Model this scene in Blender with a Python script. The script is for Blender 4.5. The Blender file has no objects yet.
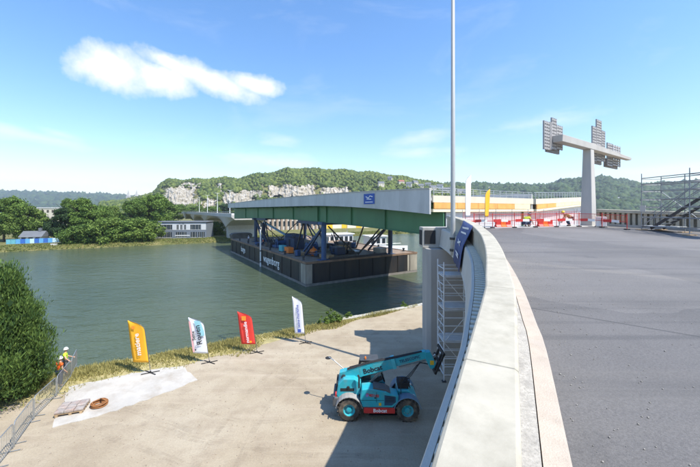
import bpy, bmesh, math, random
import numpy as np
from mathutils import Vector, Matrix, noise as mnoise

scene = bpy.context.scene
col = scene.collection
random.seed(7)
RNG = np.random.default_rng(11)
R = math.radians

# ------------------------------------------------------------------ camera
EYE = 10.5                       # camera height over the quay (quay is z = 0)
F, CX, HY = 330.0, 350.0, 210.0  # focal length, centre column, horizon row (700 px picture)
cam = bpy.data.cameras.new('camera')
cam.lens = 36.0 * F / 700.0
cam.sensor_width = 36.0
cam.shift_y = -(233.5 - HY) / 700.0
cam.clip_start, cam.clip_end = 0.05, 30000
camo = bpy.data.objects.new('camera', cam)
col.objects.link(camo)
camo.location = (0, 0, EYE)
camo.rotation_euler = (R(90), 0, 0)
scene.camera = camo

# ------------------------------------------------------------------ light
SUN_EL = R(57)
SUN_AZ = math.atan2(0.83, -0.55)            # towards the sun, clockwise from +Y
sun_dir = Vector((math.sin(SUN_AZ) * math.cos(SUN_EL), math.cos(SUN_AZ) * math.cos(SUN_EL), math.sin(SUN_EL)))
sl = bpy.data.lights.new('sun', 'SUN')
sl.energy, sl.angle, sl.color = 4.0, R(0.5), (1.0, 0.95, 0.86)
so = bpy.data.objects.new('sun', sl)
col.objects.link(so)
so.rotation_euler = (-sun_dir).to_track_quat('-Z', 'Y').to_euler()

SKY = 0.135
world = bpy.data.worlds.new('World')
scene.world = world
world.use_nodes = True
wn, wl = world.node_tree.nodes, world.node_tree.links
wn.clear()
w_out = wn.new('ShaderNodeOutputWorld')
w_bg = wn.new('ShaderNodeBackground')
w_bg.inputs['Strength'].default_value = SKY
sky = wn.new('ShaderNodeTexSky')
sky.sky_type = 'NISHITA'
sky.sun_disc = False
sky.sun_elevation, sky.sun_rotation = SUN_EL, SUN_AZ
sky.altitude, sky.air_density, sky.dust_density, sky.ozone_density = 20, 1.3, 0.25, 3.6
w_tc = wn.new('ShaderNodeTexCoord')
wl.new(w_bg.outputs[0], w_out.inputs[0])


def wmath(op, a, b=None, clamp=False):
    n = wn.new('ShaderNodeMath')
    n.operation, n.use_clamp = op, clamp
    for i, v in enumerate((a, b)):
        if v is None:
            continue
        if isinstance(v, (int, float)):
            n.inputs[i].default_value = v
        else:
            wl.new(v, n.inputs[i])
    return n.outputs[0]


def wnoise(scale, detail, rough, stretch=(1, 1, 1), dist=0.0):
    m = wn.new('ShaderNodeMapping')
    m.inputs['Scale'].default_value = stretch
    wl.new(w_tc.outputs['Generated'], m.inputs['Vector'])
    n = wn.new('ShaderNodeTexNoise')
    n.inputs['Scale'].default_value, n.inputs['Detail'].default_value = scale, detail
    n.inputs['Roughness'].default_value, n.inputs['Distortion'].default_value = rough, dist
    wl.new(m.outputs[0], n.inputs['Vector'])
    return n.outputs['Fac']


def cloud_blob(px, py, half_w, half_h, tilt=0.0):
    """signed fullness of a cloud round one direction of the sky: 1 in the middle, 0 at its rim"""
    d = Vector(((px - CX) / F, 1.0, (HY - py) / F))
    ln = d.length
    d.normalize()
    m = wn.new('ShaderNodeMapping')
    m.vector_type = 'TEXTURE'
    m.inputs['Location'].default_value = d
    az, el = math.atan2(-d.x, d.y), math.asin(d.z)
    rot = (Matrix.Rotation(az, 3, 'Z') @ Matrix.Rotation(el, 3, 'X') @ Matrix.Rotation(tilt, 3, 'Y')).to_euler()
    m.inputs['Rotation'].default_value = rot
    m.inputs['Scale'].default_value = (half_w / F / ln, 1.0, half_h / F / ln)
    wl.new(w_tc.outputs['Generated'], m.inputs['Vector'])
    v = wn.new('ShaderNodeVectorMath')
    v.operation = 'LENGTH'
    wl.new(m.outputs[0], v.inputs[0])
    return wmath('SUBTRACT', 1.0, v.outputs['Value'])


edge = wnoise(8.0, 10, 0.66)
edge = wmath('MULTIPLY', wmath('SUBTRACT', edge, 0.5), 2.0)
body = None
for a in ((116, 70, 44, 25), (160, 77, 36, 19), (208, 78, 56, 14, R(14)), (254, 84, 34, 10, R(6)), (166, 61, 30, 11, R(14))):
    b = cloud_blob(*a)
    body = b if body is None else wmath('MAXIMUM', body, b)
body = wmath('MULTIPLY', wmath('ADD', body, edge), 1.45, True)
thin = None
for a in ((425, 136, 34, 12, R(-8)), (420, 153, 46, 7), (548, 122, 58, 12, R(-5)), (40, 138, 70, 7, R(9)), (60, 134, 22, 5, R(12)),
          (30, 183, 60, 6), (285, 139, 26, 7), (275, 162, 60, 8), (640, 172, 70, 6), (150, 183, 40, 5)):
    b = cloud_blob(*a)
    thin = b if thin is None else wmath('MAXIMUM', thin, b)
edge2 = wmath('MULTIPLY', wmath('SUBTRACT', wnoise(5.5, 7, 0.6, (1, 1, 3.2)), 0.5), 3.0)
thin = wmath('MULTIPLY', wmath('ADD', wmath('MULTIPLY', thin, 0.9), edge2), 0.42, True)
veil = wmath('MULTIPLY', wmath('SUBTRACT', wnoise(2.2, 9, 0.62, (1, 1, 2.6), 0.6), 0.54), 0.9, True)
fac = wmath('MAXIMUM', wmath('MULTIPLY', body, 0.93), wmath('MAXIMUM', thin, veil))
w_mix = wn.new('ShaderNodeMix')
w_mix.data_type = 'RGBA'
wl.new(fac, w_mix.inputs['Factor'])
w_hs = wn.new('ShaderNodeHueSaturation')
w_hs.inputs['Saturation'].default_value = 1.2
wl.new(sky.outputs[0], w_hs.inputs['Color'])
w_tint = wn.new('ShaderNodeMix')
w_tint.data_type, w_tint.blend_type = 'RGBA', 'MULTIPLY'
w_tint.inputs['Factor'].default_value = 1.0
w_tint.inputs['B'].default_value = (1.0, 0.975, 1.03, 1)
wl.new(w_hs.outputs[0], w_tint.inputs['A'])
wl.new(w_tint.outputs['Result'], w_mix.inputs['A'])
w_mix.inputs['B'].default_value = (5.1, 5.2, 5.3, 1)
wl.new(w_mix.outputs['Result'], w_bg.inputs['Color'])

vs = scene.view_settings
vs.view_transform, vs.look, vs.gamma, vs.exposure = 'Standard', 'None', 1.0, 0.85
scene.render.engine = 'CYCLES'


# ------------------------------------------------------------------ helpers: picture -> place
def on(px, py, Z):
    """the point of the level z = Z that is seen at pixel (px, py)"""
    d = (EYE - Z) * F / (py - HY)
    return Vector(((px - CX) / F * d, d, Z))


def at(px, d, Z=0.0):
    return Vector(((px - CX) / F * d, d, Z))


def zat(py, d):
    return EYE + (HY - py) * d / F


# ------------------------------------------------------------------ helpers: materials
def nodes_of(name):
    m = bpy.data.materials.new(name)
    m.use_nodes = True
    nt = m.node_tree
    b = nt.nodes['Principled BSDF']
    return m, nt.nodes, nt.links, b


def tex_noise(n, l, vec, scale, detail=5, rough=0.55):
    t = n.new('ShaderNodeTexNoise')
    t.inputs['Scale'].default_value, t.inputs['Detail'].default_value, t.inputs['Roughness'].default_value = scale, detail, rough
    l.new(vec, t.inputs['Vector'])
    return t.outputs['Fac']


def ramp(n, l, fac, stops):
    r = n.new('ShaderNodeValToRGB')
    e = r.color_ramp.elements
    while len(e) < len(stops):
        e.new(0.5)
    for i, (p, c) in enumerate(stops):
        e[i].position = p
        e[i].color = (*c, 1) if len(c) == 3 else c
    l.new(fac, r.inputs[0])
    return r.outputs[0]


def mixc(n, l, fac, a, b, mode='MIX'):
    m = n.new('ShaderNodeMix')
    m.data_type, m.blend_type = 'RGBA', mode
    for key, v in (('Factor', fac), ('A', a), ('B', b)):
        s = m.inputs[key]
        if isinstance(v, (int, float)):
            s.default_value = v
        elif isinstance(v, tuple):
            s.default_value = (*v, 1) if len(v) == 3 else v
        else:
            l.new(v, s)
    return m.outputs['Result']


MATS = {}


def pm(name, c, rough=0.6, metal=0.0, var=0.18, scale=3.0, bump=0.0, bscale=None, dirt=None, dirt_amt=0.35, dirt_scale=0.8, stretch=None, spec=None):
    """plain procedural material: colour with two scales of noise, optional dirt and bump"""
    if name in MATS:
        return MATS[name]
    m, n, l, b = nodes_of(name)
    g = n.new('ShaderNodeNewGeometry')
    vec = g.outputs['Position']
    if stretch:
        mp = n.new('ShaderNodeMapping')
        mp.inputs['Scale'].default_value = stretch
        l.new(vec, mp.inputs['Vector'])
        vec = mp.outputs[0]
    f1 = tex_noise(n, l, vec, scale, 6, 0.6)
    lo = tuple(max(0, x * (1 - var)) for x in c)
    hi = tuple(min(1, x * (1 + var)) for x in c)
    cc = ramp(n, l, f1, [(0.3, lo), (0.7, hi)])
    if dirt:
        f2 = tex_noise(n, l, vec, dirt_scale, 7, 0.65)
        k = ramp(n, l, f2, [(0.48, (0, 0, 0)), (0.72, (dirt_amt,) * 3)])
        cc = mixc(n, l, k, cc, dirt)
    l.new(cc, b.inputs['Base Color'])
    b.inputs['Roughness'].default_value = rough
    b.inputs['Metallic'].default_value = metal
    if spec is not None:
        b.inputs['Specular IOR Level'].default_value = spec
    if bump:
        bn = n.new('ShaderNodeBump')
        bn.inputs['Strength'].default_value = bump
        bn.inputs['Distance'].default_value = 0.05
        l.new(tex_noise(n, l, vec, bscale or scale * 8, 5, 0.6), bn.inputs['Height'])
        l.new(bn.outputs[0], b.inputs['Normal'])
    MATS[name] = m
    return m


def leafmat(name, dark, light, trans=0.25, scale=0.35):
    m, n, l, b = nodes_of(name)
    g = n.new('ShaderNodeNewGeometry')
    oi = n.new('ShaderNodeObjectInfo')
    f = tex_noise(n, l, g.outputs['Position'], scale, 3)
    mx = n.new('ShaderNodeMath')
    mx.operation = 'ADD'
    l.new(g.outputs['Random Per Island'], mx.inputs[0])
    l.new(f, mx.inputs[1])
    mx2 = n.new('ShaderNodeMath')
    mx2.operation = 'MULTIPLY_ADD'
    l.new(oi.outputs['Random'], mx2.inputs[0])
    mx2.inputs[1].default_value = 0.35
    l.new(mx.outputs[0], mx2.inputs[2])
    dv = n.new('ShaderNodeMath')
    dv.operation = 'DIVIDE'
    l.new(mx2.outputs[0], dv.inputs[0])
    dv.inputs[1].default_value = 2.35
    c = ramp(n, l, dv.outputs[0], [(0.22, dark), (0.78, light)])
    l.new(c, b.inputs['Base Color'])
    b.inputs['Roughness'].default_value = 0.7
    b.inputs['Specular IOR Level'].default_value = 0.25
    t = n.new('ShaderNodeBsdfTranslucent')
    l.new(c, t.inputs['Color'])
    ms = n.new('ShaderNodeMixShader')
    ms.inputs[0].default_value = trans
    out = n['Material Output']
    l.new(b.outputs[0], ms.inputs[1])
    l.new(t.outputs[0], ms.inputs[2])
    l.new(ms.outputs[0], out.inputs[0])
    MATS[name] = m
    return m


# ------------------------------------------------------------------ helpers: meshes
class MB:
    def __init__(self):
        self.v, self.f = [], []

    def add(self, vs, fs):
        o = len(self.v)
        self.v.extend([tuple(p) for p in vs])
        self.f.extend([tuple(i + o for i in q) for q in fs])
        return self

    def box(self, x0, x1, y0, y1, z0, z1, M=None):
        p = [Vector(q) for q in ((x0, y0, z0), (x1, y0, z0), (x1, y1, z0), (x0, y1, z0), (x0, y0, z1), (x1, y0, z1), (x1, y1, z1), (x0, y1, z1))]
        if M is not None:
            p = [M @ q for q in p]
        return self.add(p, [(0, 3, 2, 1), (4, 5, 6, 7), (0, 1, 5, 4), (1, 2, 6, 5), (2, 3, 7, 6), (3, 0, 4, 7)])

    def bar(self, a, b, w, h=None, up=(0, 0, 1)):
        a, b = Vector(a), Vector(b)
        h = w if h is None else h
        d = (b - a).normalized()
        u = Vector(up)
        if abs(d.dot(u)) > 0.98:
            u = Vector((1, 0, 0))
        s = d.cross(u).normalized()
        u = s.cross(d)
        q = []
        for p in (a, b):
            for i, j in ((-1, -1), (1, -1), (1, 1), (-1, 1)):
                q.append(p + s * (i * w / 2) + u * (j * h / 2))
        return self.add(q, [(3, 2, 1, 0), (4, 5, 6, 7), (0, 1, 5, 4), (1, 2, 6, 5), (2, 3, 7, 6), (3, 0, 4, 7)])

    def tube(self, pts, r, n=8, r1=None, caps=True):
        pts = [Vector(p) for p in pts]
        k = len(pts)
        rs = r if isinstance(r, (list, tuple)) else [r + ((r if r1 is None else r1) - r) * i / max(1, k - 1) for i in range(k)]
        vs, fs = [], []
        ref = Vector((0.31, 0.87, 0.4)).normalized()
        for i, p in enumerate(pts):
            d = (pts[min(i + 1, k - 1)] - pts[max(i - 1, 0)]).normalized()
            s = d.cross(ref)
            if s.length < 0.05:
                s = d.cross(Vector((1, 0, 0)))
            s.normalize()
            t = d.cross(s)
            for j in range(n):
                a = 2 * math.pi * j / n
                vs.append(p + s * math.cos(a) * rs[i] + t * math.sin(a) * rs[i])
        for i in range(k - 1):
            for j in range(n):
                a, b = i * n + j, i * n + (j + 1) % n
                fs.append((a, b, b + n, a + n))
        if caps:
            fs.append(tuple(range(n - 1, -1, -1)))
            fs.append(tuple(range((k - 1) * n, k * n)))
        return self.add(vs, fs)

    def lathe(self, prof, n=20, M=None, closed=False):
        """profile (r, z) about z"""
        vs, fs = [], []
        for r, z in prof:
            for j in range(n):
                a = 2 * math.pi * j / n
                p = Vector((r * math.cos(a), r * math.sin(a), z))
                vs.append(M @ p if M is not None else p)
        k = len(prof)
        for i in range(k if closed else k - 1):
            for j in range(n):
                a, b = i * n + j, i * n + (j + 1) % n
                c = ((i + 1) % k) * n
                fs.append((a, b, c + (j + 1) % n, c + j))
        if not closed:
            fs.append(tuple(range(n - 1, -1, -1)))
            fs.append(tuple(range((k - 1) * n, k * n)))
        return self.add(vs, fs)

    def prism(self, poly, ax, c0, c1, M=None):
        """polygon in the plane normal to axis ax (0,1,2), pushed from c0 to c1"""
        k = len(poly)
        vs = []
        for c in (c0, c1):
            for a, b in poly:
                p = [0, 0, 0]
                o = [i for i in range(3) if i != ax]
                p[o[0]], p[o[1]], p[ax] = a, b, c
                p = Vector(p)
                vs.append(M @ p if M is not None else p)
        fs = [tuple(range(k)), tuple(range(2 * k - 1, k - 1, -1))]
        for i in range(k):
            j = (i + 1) % k
            fs.append((i, i + k, j + k, j))
        return self.add(vs, fs)

    def ring(self, rows, closed_sec=True, caps=True):
        """rows of equal-length point loops"""
        k = len(rows[0])
        vs = [p for r in rows for p in r]
        fs = []
        for i in range(len(rows) - 1):
            for j in range(k if closed_sec else k - 1):
                a, b = i * k + j, i * k + (j + 1) % k
                fs.append((a, b, b + k, a + k))
        if caps and closed_sec:
            fs.append(tuple(range(k - 1, -1, -1)))
            fs.append(tuple(range((len(rows) - 1) * k, len(rows) * k)))
        return self.add(vs, fs)

    def mesh(self, name, m, smooth=False, fix=True):
        me = bpy.data.meshes.new(name)
        me.from_pydata(self.v, [], self.f)
        if fix:
            bm = bmesh.new()
            bm.from_mesh(me)
            bmesh.ops.recalc_face_normals(bm, faces=bm.faces)
            bm.to_mesh(me)
            bm.free()
        if m is not None:
            me.materials.append(m)
        if smooth:
            me.shade_smooth()
        return me

    def build(self, name, m, parent=None, smooth=False, bevel=0.0, fix=True):
        o = bpy.data.objects.new(name, self.mesh(name, m, smooth, fix))
        col.objects.link(o)
        if parent is not None:
            o.parent = parent
        if bevel:
            b = o.modifiers.new('bevel', 'BEVEL')
            b.width, b.segments, b.limit_method = bevel, 2, 'ANGLE'
            b.angle_limit = R(40)
        return o


def tag(o, label=None, cat=None, group=None, kind=None):
    if label:
        o['label'] = label
    if cat:
        o['category'] = cat
    if group:
        o['group'] = group
    if kind:
        o['kind'] = kind
    return o


def empty(name, loc=(0, 0, 0), rz=0.0):
    o = bpy.data.objects.new(name, None)
    col.objects.link(o)
    o.location = loc
    o.rotation_euler = (0, 0, rz)
    o.empty_display_size = 0.2
    return o


def piece(name, me, parent, loc=(0, 0, 0), rot=(0, 0, 0), scale=(1, 1, 1)):
    o = bpy.data.objects.new(name, me)
    col.objects.link(o)
    o.parent = parent
    o.location, o.rotation_euler, o.scale = loc, rot, scale
    return o


def copy_tree(o, parent=None):
    c = o.copy()
    col.objects.link(c)
    c.parent = parent
    for ch in list(o.children):
        copy_tree(ch, c)
    return c


def raw_mesh(name, verts, faces_n, m):
    """fast mesh from numpy: verts (N,3); faces_n = vertices per face, laid out in order"""
    me = bpy.data.meshes.new(name)
    nv = len(verts)
    nf = nv // faces_n
    me.vertices.add(nv)
    me.vertices.foreach_set('co', np.asarray(verts, dtype=np.float32).ravel())
    me.loops.add(nv)
    me.loops.foreach_set('vertex_index', np.arange(nv, dtype=np.int32))
    me.polygons.add(nf)
    me.polygons.foreach_set('loop_start', np.arange(nf, dtype=np.int32) * faces_n)
    me.update(calc_edges=True)
    me.materials.append(m)
    return me


def indexed_mesh(name, verts, tris, m):
    me = bpy.data.meshes.new(name)
    me.vertices.add(len(verts))
    me.vertices.foreach_set('co', np.asarray(verts, dtype=np.float32).ravel())
    k = tris.shape[1]
    me.loops.add(tris.size)
    me.loops.foreach_set('vertex_index', np.asarray(tris, dtype=np.int32).ravel())
    me.polygons.add(len(tris))
    me.polygons.foreach_set('loop_start', np.arange(len(tris), dtype=np.int32) * k)
    me.update(calc_edges=True)
    me.materials.append(m)
    return me


def link(name, me, parent=None):
    o = bpy.data.objects.new(name, me)
    col.objects.link(o)
    if parent is not None:
        o.parent = parent
    return o


def lettering(txt, size, m, parent, M, name='lettering', shear=0.0, squeeze=1.0, bold=0.0):
    """flat letters lying in the local xy plane of M, centred"""
    cu = bpy.data.curves.new('letters', 'FONT')
    cu.body, cu.size, cu.align_x, cu.align_y = txt, size, 'CENTER', 'CENTER'
    cu.shear, cu.extrude, cu.offset = shear, 0.002, bold
    cu.resolution_u = 2
    t = bpy.data.objects.new('letters', cu)
    col.objects.link(t)
    dg = bpy.context.evaluated_depsgraph_get()
    me = bpy.data.meshes.new_from_object(t.evaluated_get(dg))
    bpy.data.objects.remove(t)
    bpy.data.curves.remove(cu)
    me.transform(M @ Matrix.Diagonal((squeeze, 1, 1, 1)))
    me.materials.clear()
    me.materials.append(m)
    return link(name, me, parent)


def face_matrix(origin, right, up):
    r, u = Vector(right).normalized(), Vector(up).normalized()
    n = r.cross(u).normalized()
    u = n.cross(r)
    return Matrix(((r.x, u.x, n.x, origin[0]), (r.y, u.y, n.y, origin[1]), (r.z, u.z, n.z, origin[2]), (0, 0, 0, 1)))


# ------------------------------------------------------------------ materials
concrete = pm('concrete', (0.42, 0.40, 0.36), 0.85, var=0.14, scale=1.6, bump=0.25, bscale=30, dirt=(0.2, 0.19, 0.17), dirt_amt=0.5, dirt_scale=0.5)
pale_concrete = pm('pale_concrete', (0.48, 0.465, 0.425), 0.85, var=0.1, scale=1.4, bump=0.2, bscale=30, dirt=(0.36, 0.34, 0.3), dirt_amt=0.45, dirt_scale=0.7)
cap_concrete = pm('cap_concrete', (0.43, 0.395, 0.315), 0.85, var=0.11, scale=3.5, bump=0.12, bscale=160, dirt=(0.26, 0.235, 0.175), dirt_amt=0.62, dirt_scale=2.1)
kerb_concrete = pm('kerb_concrete', (0.45, 0.385, 0.32), 0.9, var=0.13, scale=5, bump=0.4, bscale=60, dirt=(0.34, 0.3, 0.27), dirt_amt=0.5, dirt_scale=2.5)
grit_concrete = pm('grit_concrete', (0.38, 0.36, 0.325), 0.95, var=0.3, scale=40, bump=0.4, bscale=70, dirt=(0.16, 0.15, 0.14), dirt_amt=0.6, dirt_scale=5)
pier_concrete = pm('pier_concrete', (0.36, 0.35, 0.33), 0.85, var=0.14, scale=1.2, bump=0.25, bscale=25, dirt=(0.16, 0.155, 0.145), dirt_amt=0.5, dirt_scale=0.6, stretch=(1, 1, 0.25))
steel = pm('galvanised_steel', (0.45, 0.47, 0.48), 0.42, 0.75, var=0.15, scale=6)
dark_steel = pm('dark_steel', (0.045, 0.047, 0.05), 0.5, 0.2, var=0.3, scale=4)
black = pm('black_rubber', (0.018, 0.018, 0.019), 0.75, var=0.25, scale=8)
white_paint = pm('white_paint', (0.75, 0.75, 0.74), 0.5, var=0.06, scale=3)
letter_white = pm('letter_white', (0.8, 0.8, 0.8), 0.6, var=0.04)
letter_black = pm('letter_black', (0.02, 0.022, 0.03), 0.6, var=0.04)
green_steel = pm('green_steel', (0.06, 0.19, 0.095), 0.45, var=0.14, scale=0.7, dirt=(0.03, 0.09, 0.05), dirt_amt=0.5, dirt_scale=0.35, stretch=(1, 1, 0.4))
fascia_grey = pm('fascia_grey', (0.5, 0.505, 0.5), 0.5, var=0.1, scale=0.6, dirt=(0.3, 0.31, 0.31), dirt_amt=0.5, dirt_scale=0.4, stretch=(1, 1, 0.3))
navy_steel = pm('navy_steel', (0.028, 0.05, 0.1), 0.5, var=0.2, scale=2)
blue_steel = pm('blue_steel', (0.03, 0.08, 0.19), 0.5, var=0.2, scale=2)
light_blue_steel = pm('light_blue_steel', (0.2, 0.38, 0.6), 0.5, var=0.12, scale=2)
banner_blue = pm('banner_blue', (0.03, 0.09, 0.36), 0.6, var=0.1, scale=1.5)
banner_navy = pm('banner_navy', (0.045, 0.07, 0.2), 0.6, var=0.12, scale=1.5)
teal_paint = pm('teal_paint', (0.03, 0.38, 0.46), 0.38, var=0.1, scale=2, dirt=(0.2, 0.29, 0.28), dirt_amt=0.55, dirt_scale=2.2)
red_paint = pm('red_paint', (0.55, 0.035, 0.03), 0.45, var=0.1, scale=3)
orange_paint = pm('orange_paint', (0.75, 0.2, 0.03), 0.5, var=0.1, scale=3)
yellow_paint = pm('yellow_paint', (0.75, 0.48, 0.03), 0.5, var=0.1, scale=3)
hivis_yellow = pm('hivis_yellow', (0.5, 0.75, 0.04), 0.7, var=0.1, scale=6)
hivis_orange = pm('hivis_orange', (0.85, 0.13, 0.015), 0.7, var=0.1, scale=6)
skin = pm('skin', (0.5, 0.3, 0.21), 0.6, var=0.08, scale=9)
navy_cloth = pm('navy_cloth', (0.03, 0.045, 0.09), 0.85, var=0.2, scale=7)
grey_cloth = pm('grey_cloth', (0.16, 0.16, 0.17), 0.85, var=0.2, scale=7)
grey_plastic = pm('grey_plastic', (0.1, 0.105, 0.11), 0.6, var=0.15, scale=4)
bark = pm('bark', (0.085, 0.065, 0.045), 0.9, var=0.3, scale=3)
wood = pm('timber', (0.4, 0.28, 0.16), 0.8, var=0.25, scale=4)
cream_wall = pm('cream_wall', (0.62, 0.56, 0.45), 0.8, var=0.08, scale=0.6)
white_wall = pm('white_wall', (0.6, 0.6, 0.6), 0.75, var=0.05, scale=0.5)
slate_wall = pm('slate_wall', (0.16, 0.185, 0.22), 0.7, var=0.1, scale=0.6)
roof_grey = pm('roof_grey', (0.14, 0.15, 0.165), 0.7, var=0.12, scale=0.6)
roof_red = pm('roof_red', (0.3, 0.11, 0.07), 0.8, var=0.18, scale=0.5)
stone_pale = pm('stone_pale', (0.5, 0.47, 0.42), 0.85, var=0.1, scale=0.1)
leaf_mid = leafmat('leaf_mid', (0.04, 0.085, 0.016), (0.19, 0.29, 0.055))
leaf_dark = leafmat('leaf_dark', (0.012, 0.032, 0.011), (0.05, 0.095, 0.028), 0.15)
leaf_light = leafmat('leaf_light', (0.05, 0.1, 0.018), (0.2, 0.28, 0.055))
leaf_bush = leafmat('leaf_bush', (0.025, 0.065, 0.016), (0.165, 0.245, 0.05), 0.2, 1.0)
leaf_hill = leafmat('leaf_hill', (0.016, 0.045, 0.01), (0.17, 0.21, 0.04), 0.1, 0.011)
leaf_hill_dark = leafmat('leaf_hill_dark', (0.016, 0.04, 0.013), (0.07, 0.12, 0.028), 0.1, 0.02)
grass_dry = leafmat('grass_dry', (0.24, 0.22, 0.07), (0.56, 0.5, 0.2), 0.4, 0.5)
grass_green = leafmat('grass_green', (0.07, 0.1, 0.02), (0.25, 0.26, 0.07), 0.3, 0.3)


def glass_material():
    m, n, l, b = nodes_of('window_glass')
    b.inputs['Base Color'].default_value = (0.02, 0.028, 0.035, 1)
    b.inputs['Roughness'].default_value = 0.06
    b.inputs['Specular IOR Level'].default_value = 0.8
    return m


window_glass = glass_material()


def cab_glass_material():
    m, n, l, b = nodes_of('cab_glass')
    b.inputs['Base Color'].default_value = (0.75, 0.82, 0.82, 1)
    b.inputs['Roughness'].default_value = 0.03
    b.inputs['Transmission Weight'].default_value = 0.92
    b.inputs['IOR'].default_value = 1.2
    return m


cab_glass = cab_glass_material()


def asphalt_material():
    m, n, l, b = nodes_of('asphalt')
    g = n.new('ShaderNodeNewGeometry')
    P = g.outputs['Position']
    fine = tex_noise(n, l, P, 42, 5, 0.85)
    mid = tex_noise(n, l, P, 1.1, 7, 0.65)
    big = tex_noise(n, l, P, 0.22, 5, 0.55)
    c = ramp(n, l, big, [(0.3, (0.115, 0.109, 0.105)), (0.7, (0.165, 0.156, 0.15))])
    c = mixc(n, l, 0.75, c, ramp(n, l, fine, [(0.34, (0.58, 0.58, 0.58)), (0.66, (1.45, 1.45, 1.45))]), 'MULTIPLY')
    # dust streaks lying along the carriageway
    mp = n.new('ShaderNodeMapping')
    mp.inputs['Rotation'].default_value = (0, 0, R(33))
    mp.inputs['Scale'].default_value = (0.07, 1.0, 1.0)
    l.new(P, mp.inputs['Vector'])
    st = tex_noise(n, l, mp.outputs[0], 0.75, 6, 0.6)
    c = mixc(n, l, ramp(n, l, st, [(0.5, (0, 0, 0)), (0.72, (0.42, 0.42, 0.42))]), c, (0.2, 0.185, 0.165))
    # the paver's seam: one pale dusty joint
    sx = n.new('ShaderNodeSeparateXYZ')
    mp2 = n.new('ShaderNodeMapping')
    mp2.inputs['Rotation'].default_value = (0, 0, R(35))
    l.new(P, mp2.inputs['Vector'])
    l.new(mp2.outputs[0], sx.inputs[0])
    wob = n.new('ShaderNodeMath')
    wob.operation = 'MULTIPLY_ADD'
    l.new(mid, wob.inputs[0])
    wob.inputs[1].default_value = 0.5
    l.new(sx.outputs['Y'], wob.inputs[2])
    ds = n.new('ShaderNodeMath')
    ds.operation = 'COMPARE'
    ds.inputs[1].default_value = 12.6
    ds.inputs[2].default_value = 0.22
    l.new(wob.outputs[0], ds.inputs[0])
    k = n.new('ShaderNodeMath')
    k.operation = 'MULTIPLY'
    k.inputs[1].default_value = 0.2
    l.new(ds.outputs[0], k.inputs[0])
    c = mixc(n, l, k.outputs[0], c, (0.24, 0.215, 0.18))
    c = mixc(n, l, ramp(n, l, mid, [(0.6, (0, 0, 0)), (0.75, (0.45, 0.45, 0.45))]), c, (0.055, 0.055, 0.058))
    # two straight seams between paving runs
    for off in (7.4, 17.0):
        cp_ = n.new('ShaderNodeMath')
        cp_.operation = 'COMPARE'
        cp_.inputs[1].default_value, cp_.inputs[2].default_value = off, 0.025
        l.new(sx.outputs['Y'], cp_.inputs[0])
        kk = n.new('ShaderNodeMath')
        kk.operation = 'MULTIPLY'
        l.new(cp_.outputs[0], kk.inputs[0])
        kk.inputs[1].default_value = 0.6
        c = mixc(n, l, kk.outputs[0], c, (0.045, 0.044, 0.044))
    # older repair patches with clear edges
    vo = n.new('ShaderNodeTexVoronoi')
    vo.inputs['Scale'].default_value = 0.16
    vo.distance = 'CHEBYCHEV'
    wp = n.new('ShaderNodeVectorMath')
    wp.operation = 'MULTIPLY_ADD'
    nz = n.new('ShaderNodeTexNoise')
    nz.inputs['Scale'].default_value, nz.inputs['Detail'].default_value = 0.5, 6
    l.new(mp2.outputs[0], nz.inputs['Vector'])
    l.new(nz.outputs['Color'], wp.inputs[0])
    wp.inputs[1].default_value = (1.1, 1.1, 0)
    l.new(mp2.outputs[0], wp.inputs[2])
    l.new(wp.outputs[0], vo.inputs['Vector'])
    sp_ = n.new('ShaderNodeSeparateColor')
    l.new(vo.outputs['Color'], sp_.inputs[0])
    pk = ramp(n, l, sp_.outputs[0], [(0.0, (0.86, 0.86, 0.86)), (0.5, (1, 1, 1)), (1.0, (1.16, 1.15, 1.13))])
    c = mixc(n, l, 1.0, c, pk, 'MULTIPLY')
    # tyre marks: thin dark streaks following the lane
    mp3 = n.new('ShaderNodeMapping')
    mp3.inputs['Rotation'].default_value = (0, 0, R(-62))
    mp3.inputs['Scale'].default_value = (0.035, 1.3, 1.0)
    l.new(P, mp3.inputs['Vector'])
    tm = tex_noise(n, l, mp3.outputs[0], 1.6, 4, 0.5)
    c = mixc(n, l, ramp(n, l, tm, [(0.58, (0, 0, 0)), (0.68, (0.35, 0.35, 0.35))]), c, (0.05, 0.05, 0.053))
    c = mixc(n, l, ramp(n, l, tex_noise(n, l, P, 5.5, 3, 0.4), [(0.7, (0, 0, 0)), (0.78, (0.5, 0.5, 0.5))]), c, (0.16, 0.155, 0.15))
    l.new(c, b.inputs['Base Color'])
    b.inputs['Roughness'].default_value = 0.82
    bn = n.new('ShaderNodeBump')
    bn.inputs['Strength'].default_value = 0.55
    bn.inputs['Distance'].default_value = 0.012
    l.new(tex_noise(n, l, P, 95, 4, 0.7), bn.inputs['Height'])
    l.new(bn.outputs[0], b.inputs['Normal'])
    return m


EDGE_P = Vector((9.0, 37.3, 0))       # a point of the quay edge
EDGE_U = Vector((0.867, 0.498, 0))    # along the bank
EDGE_N = Vector((-0.498, 0.867, 0))   # towards the river


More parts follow.
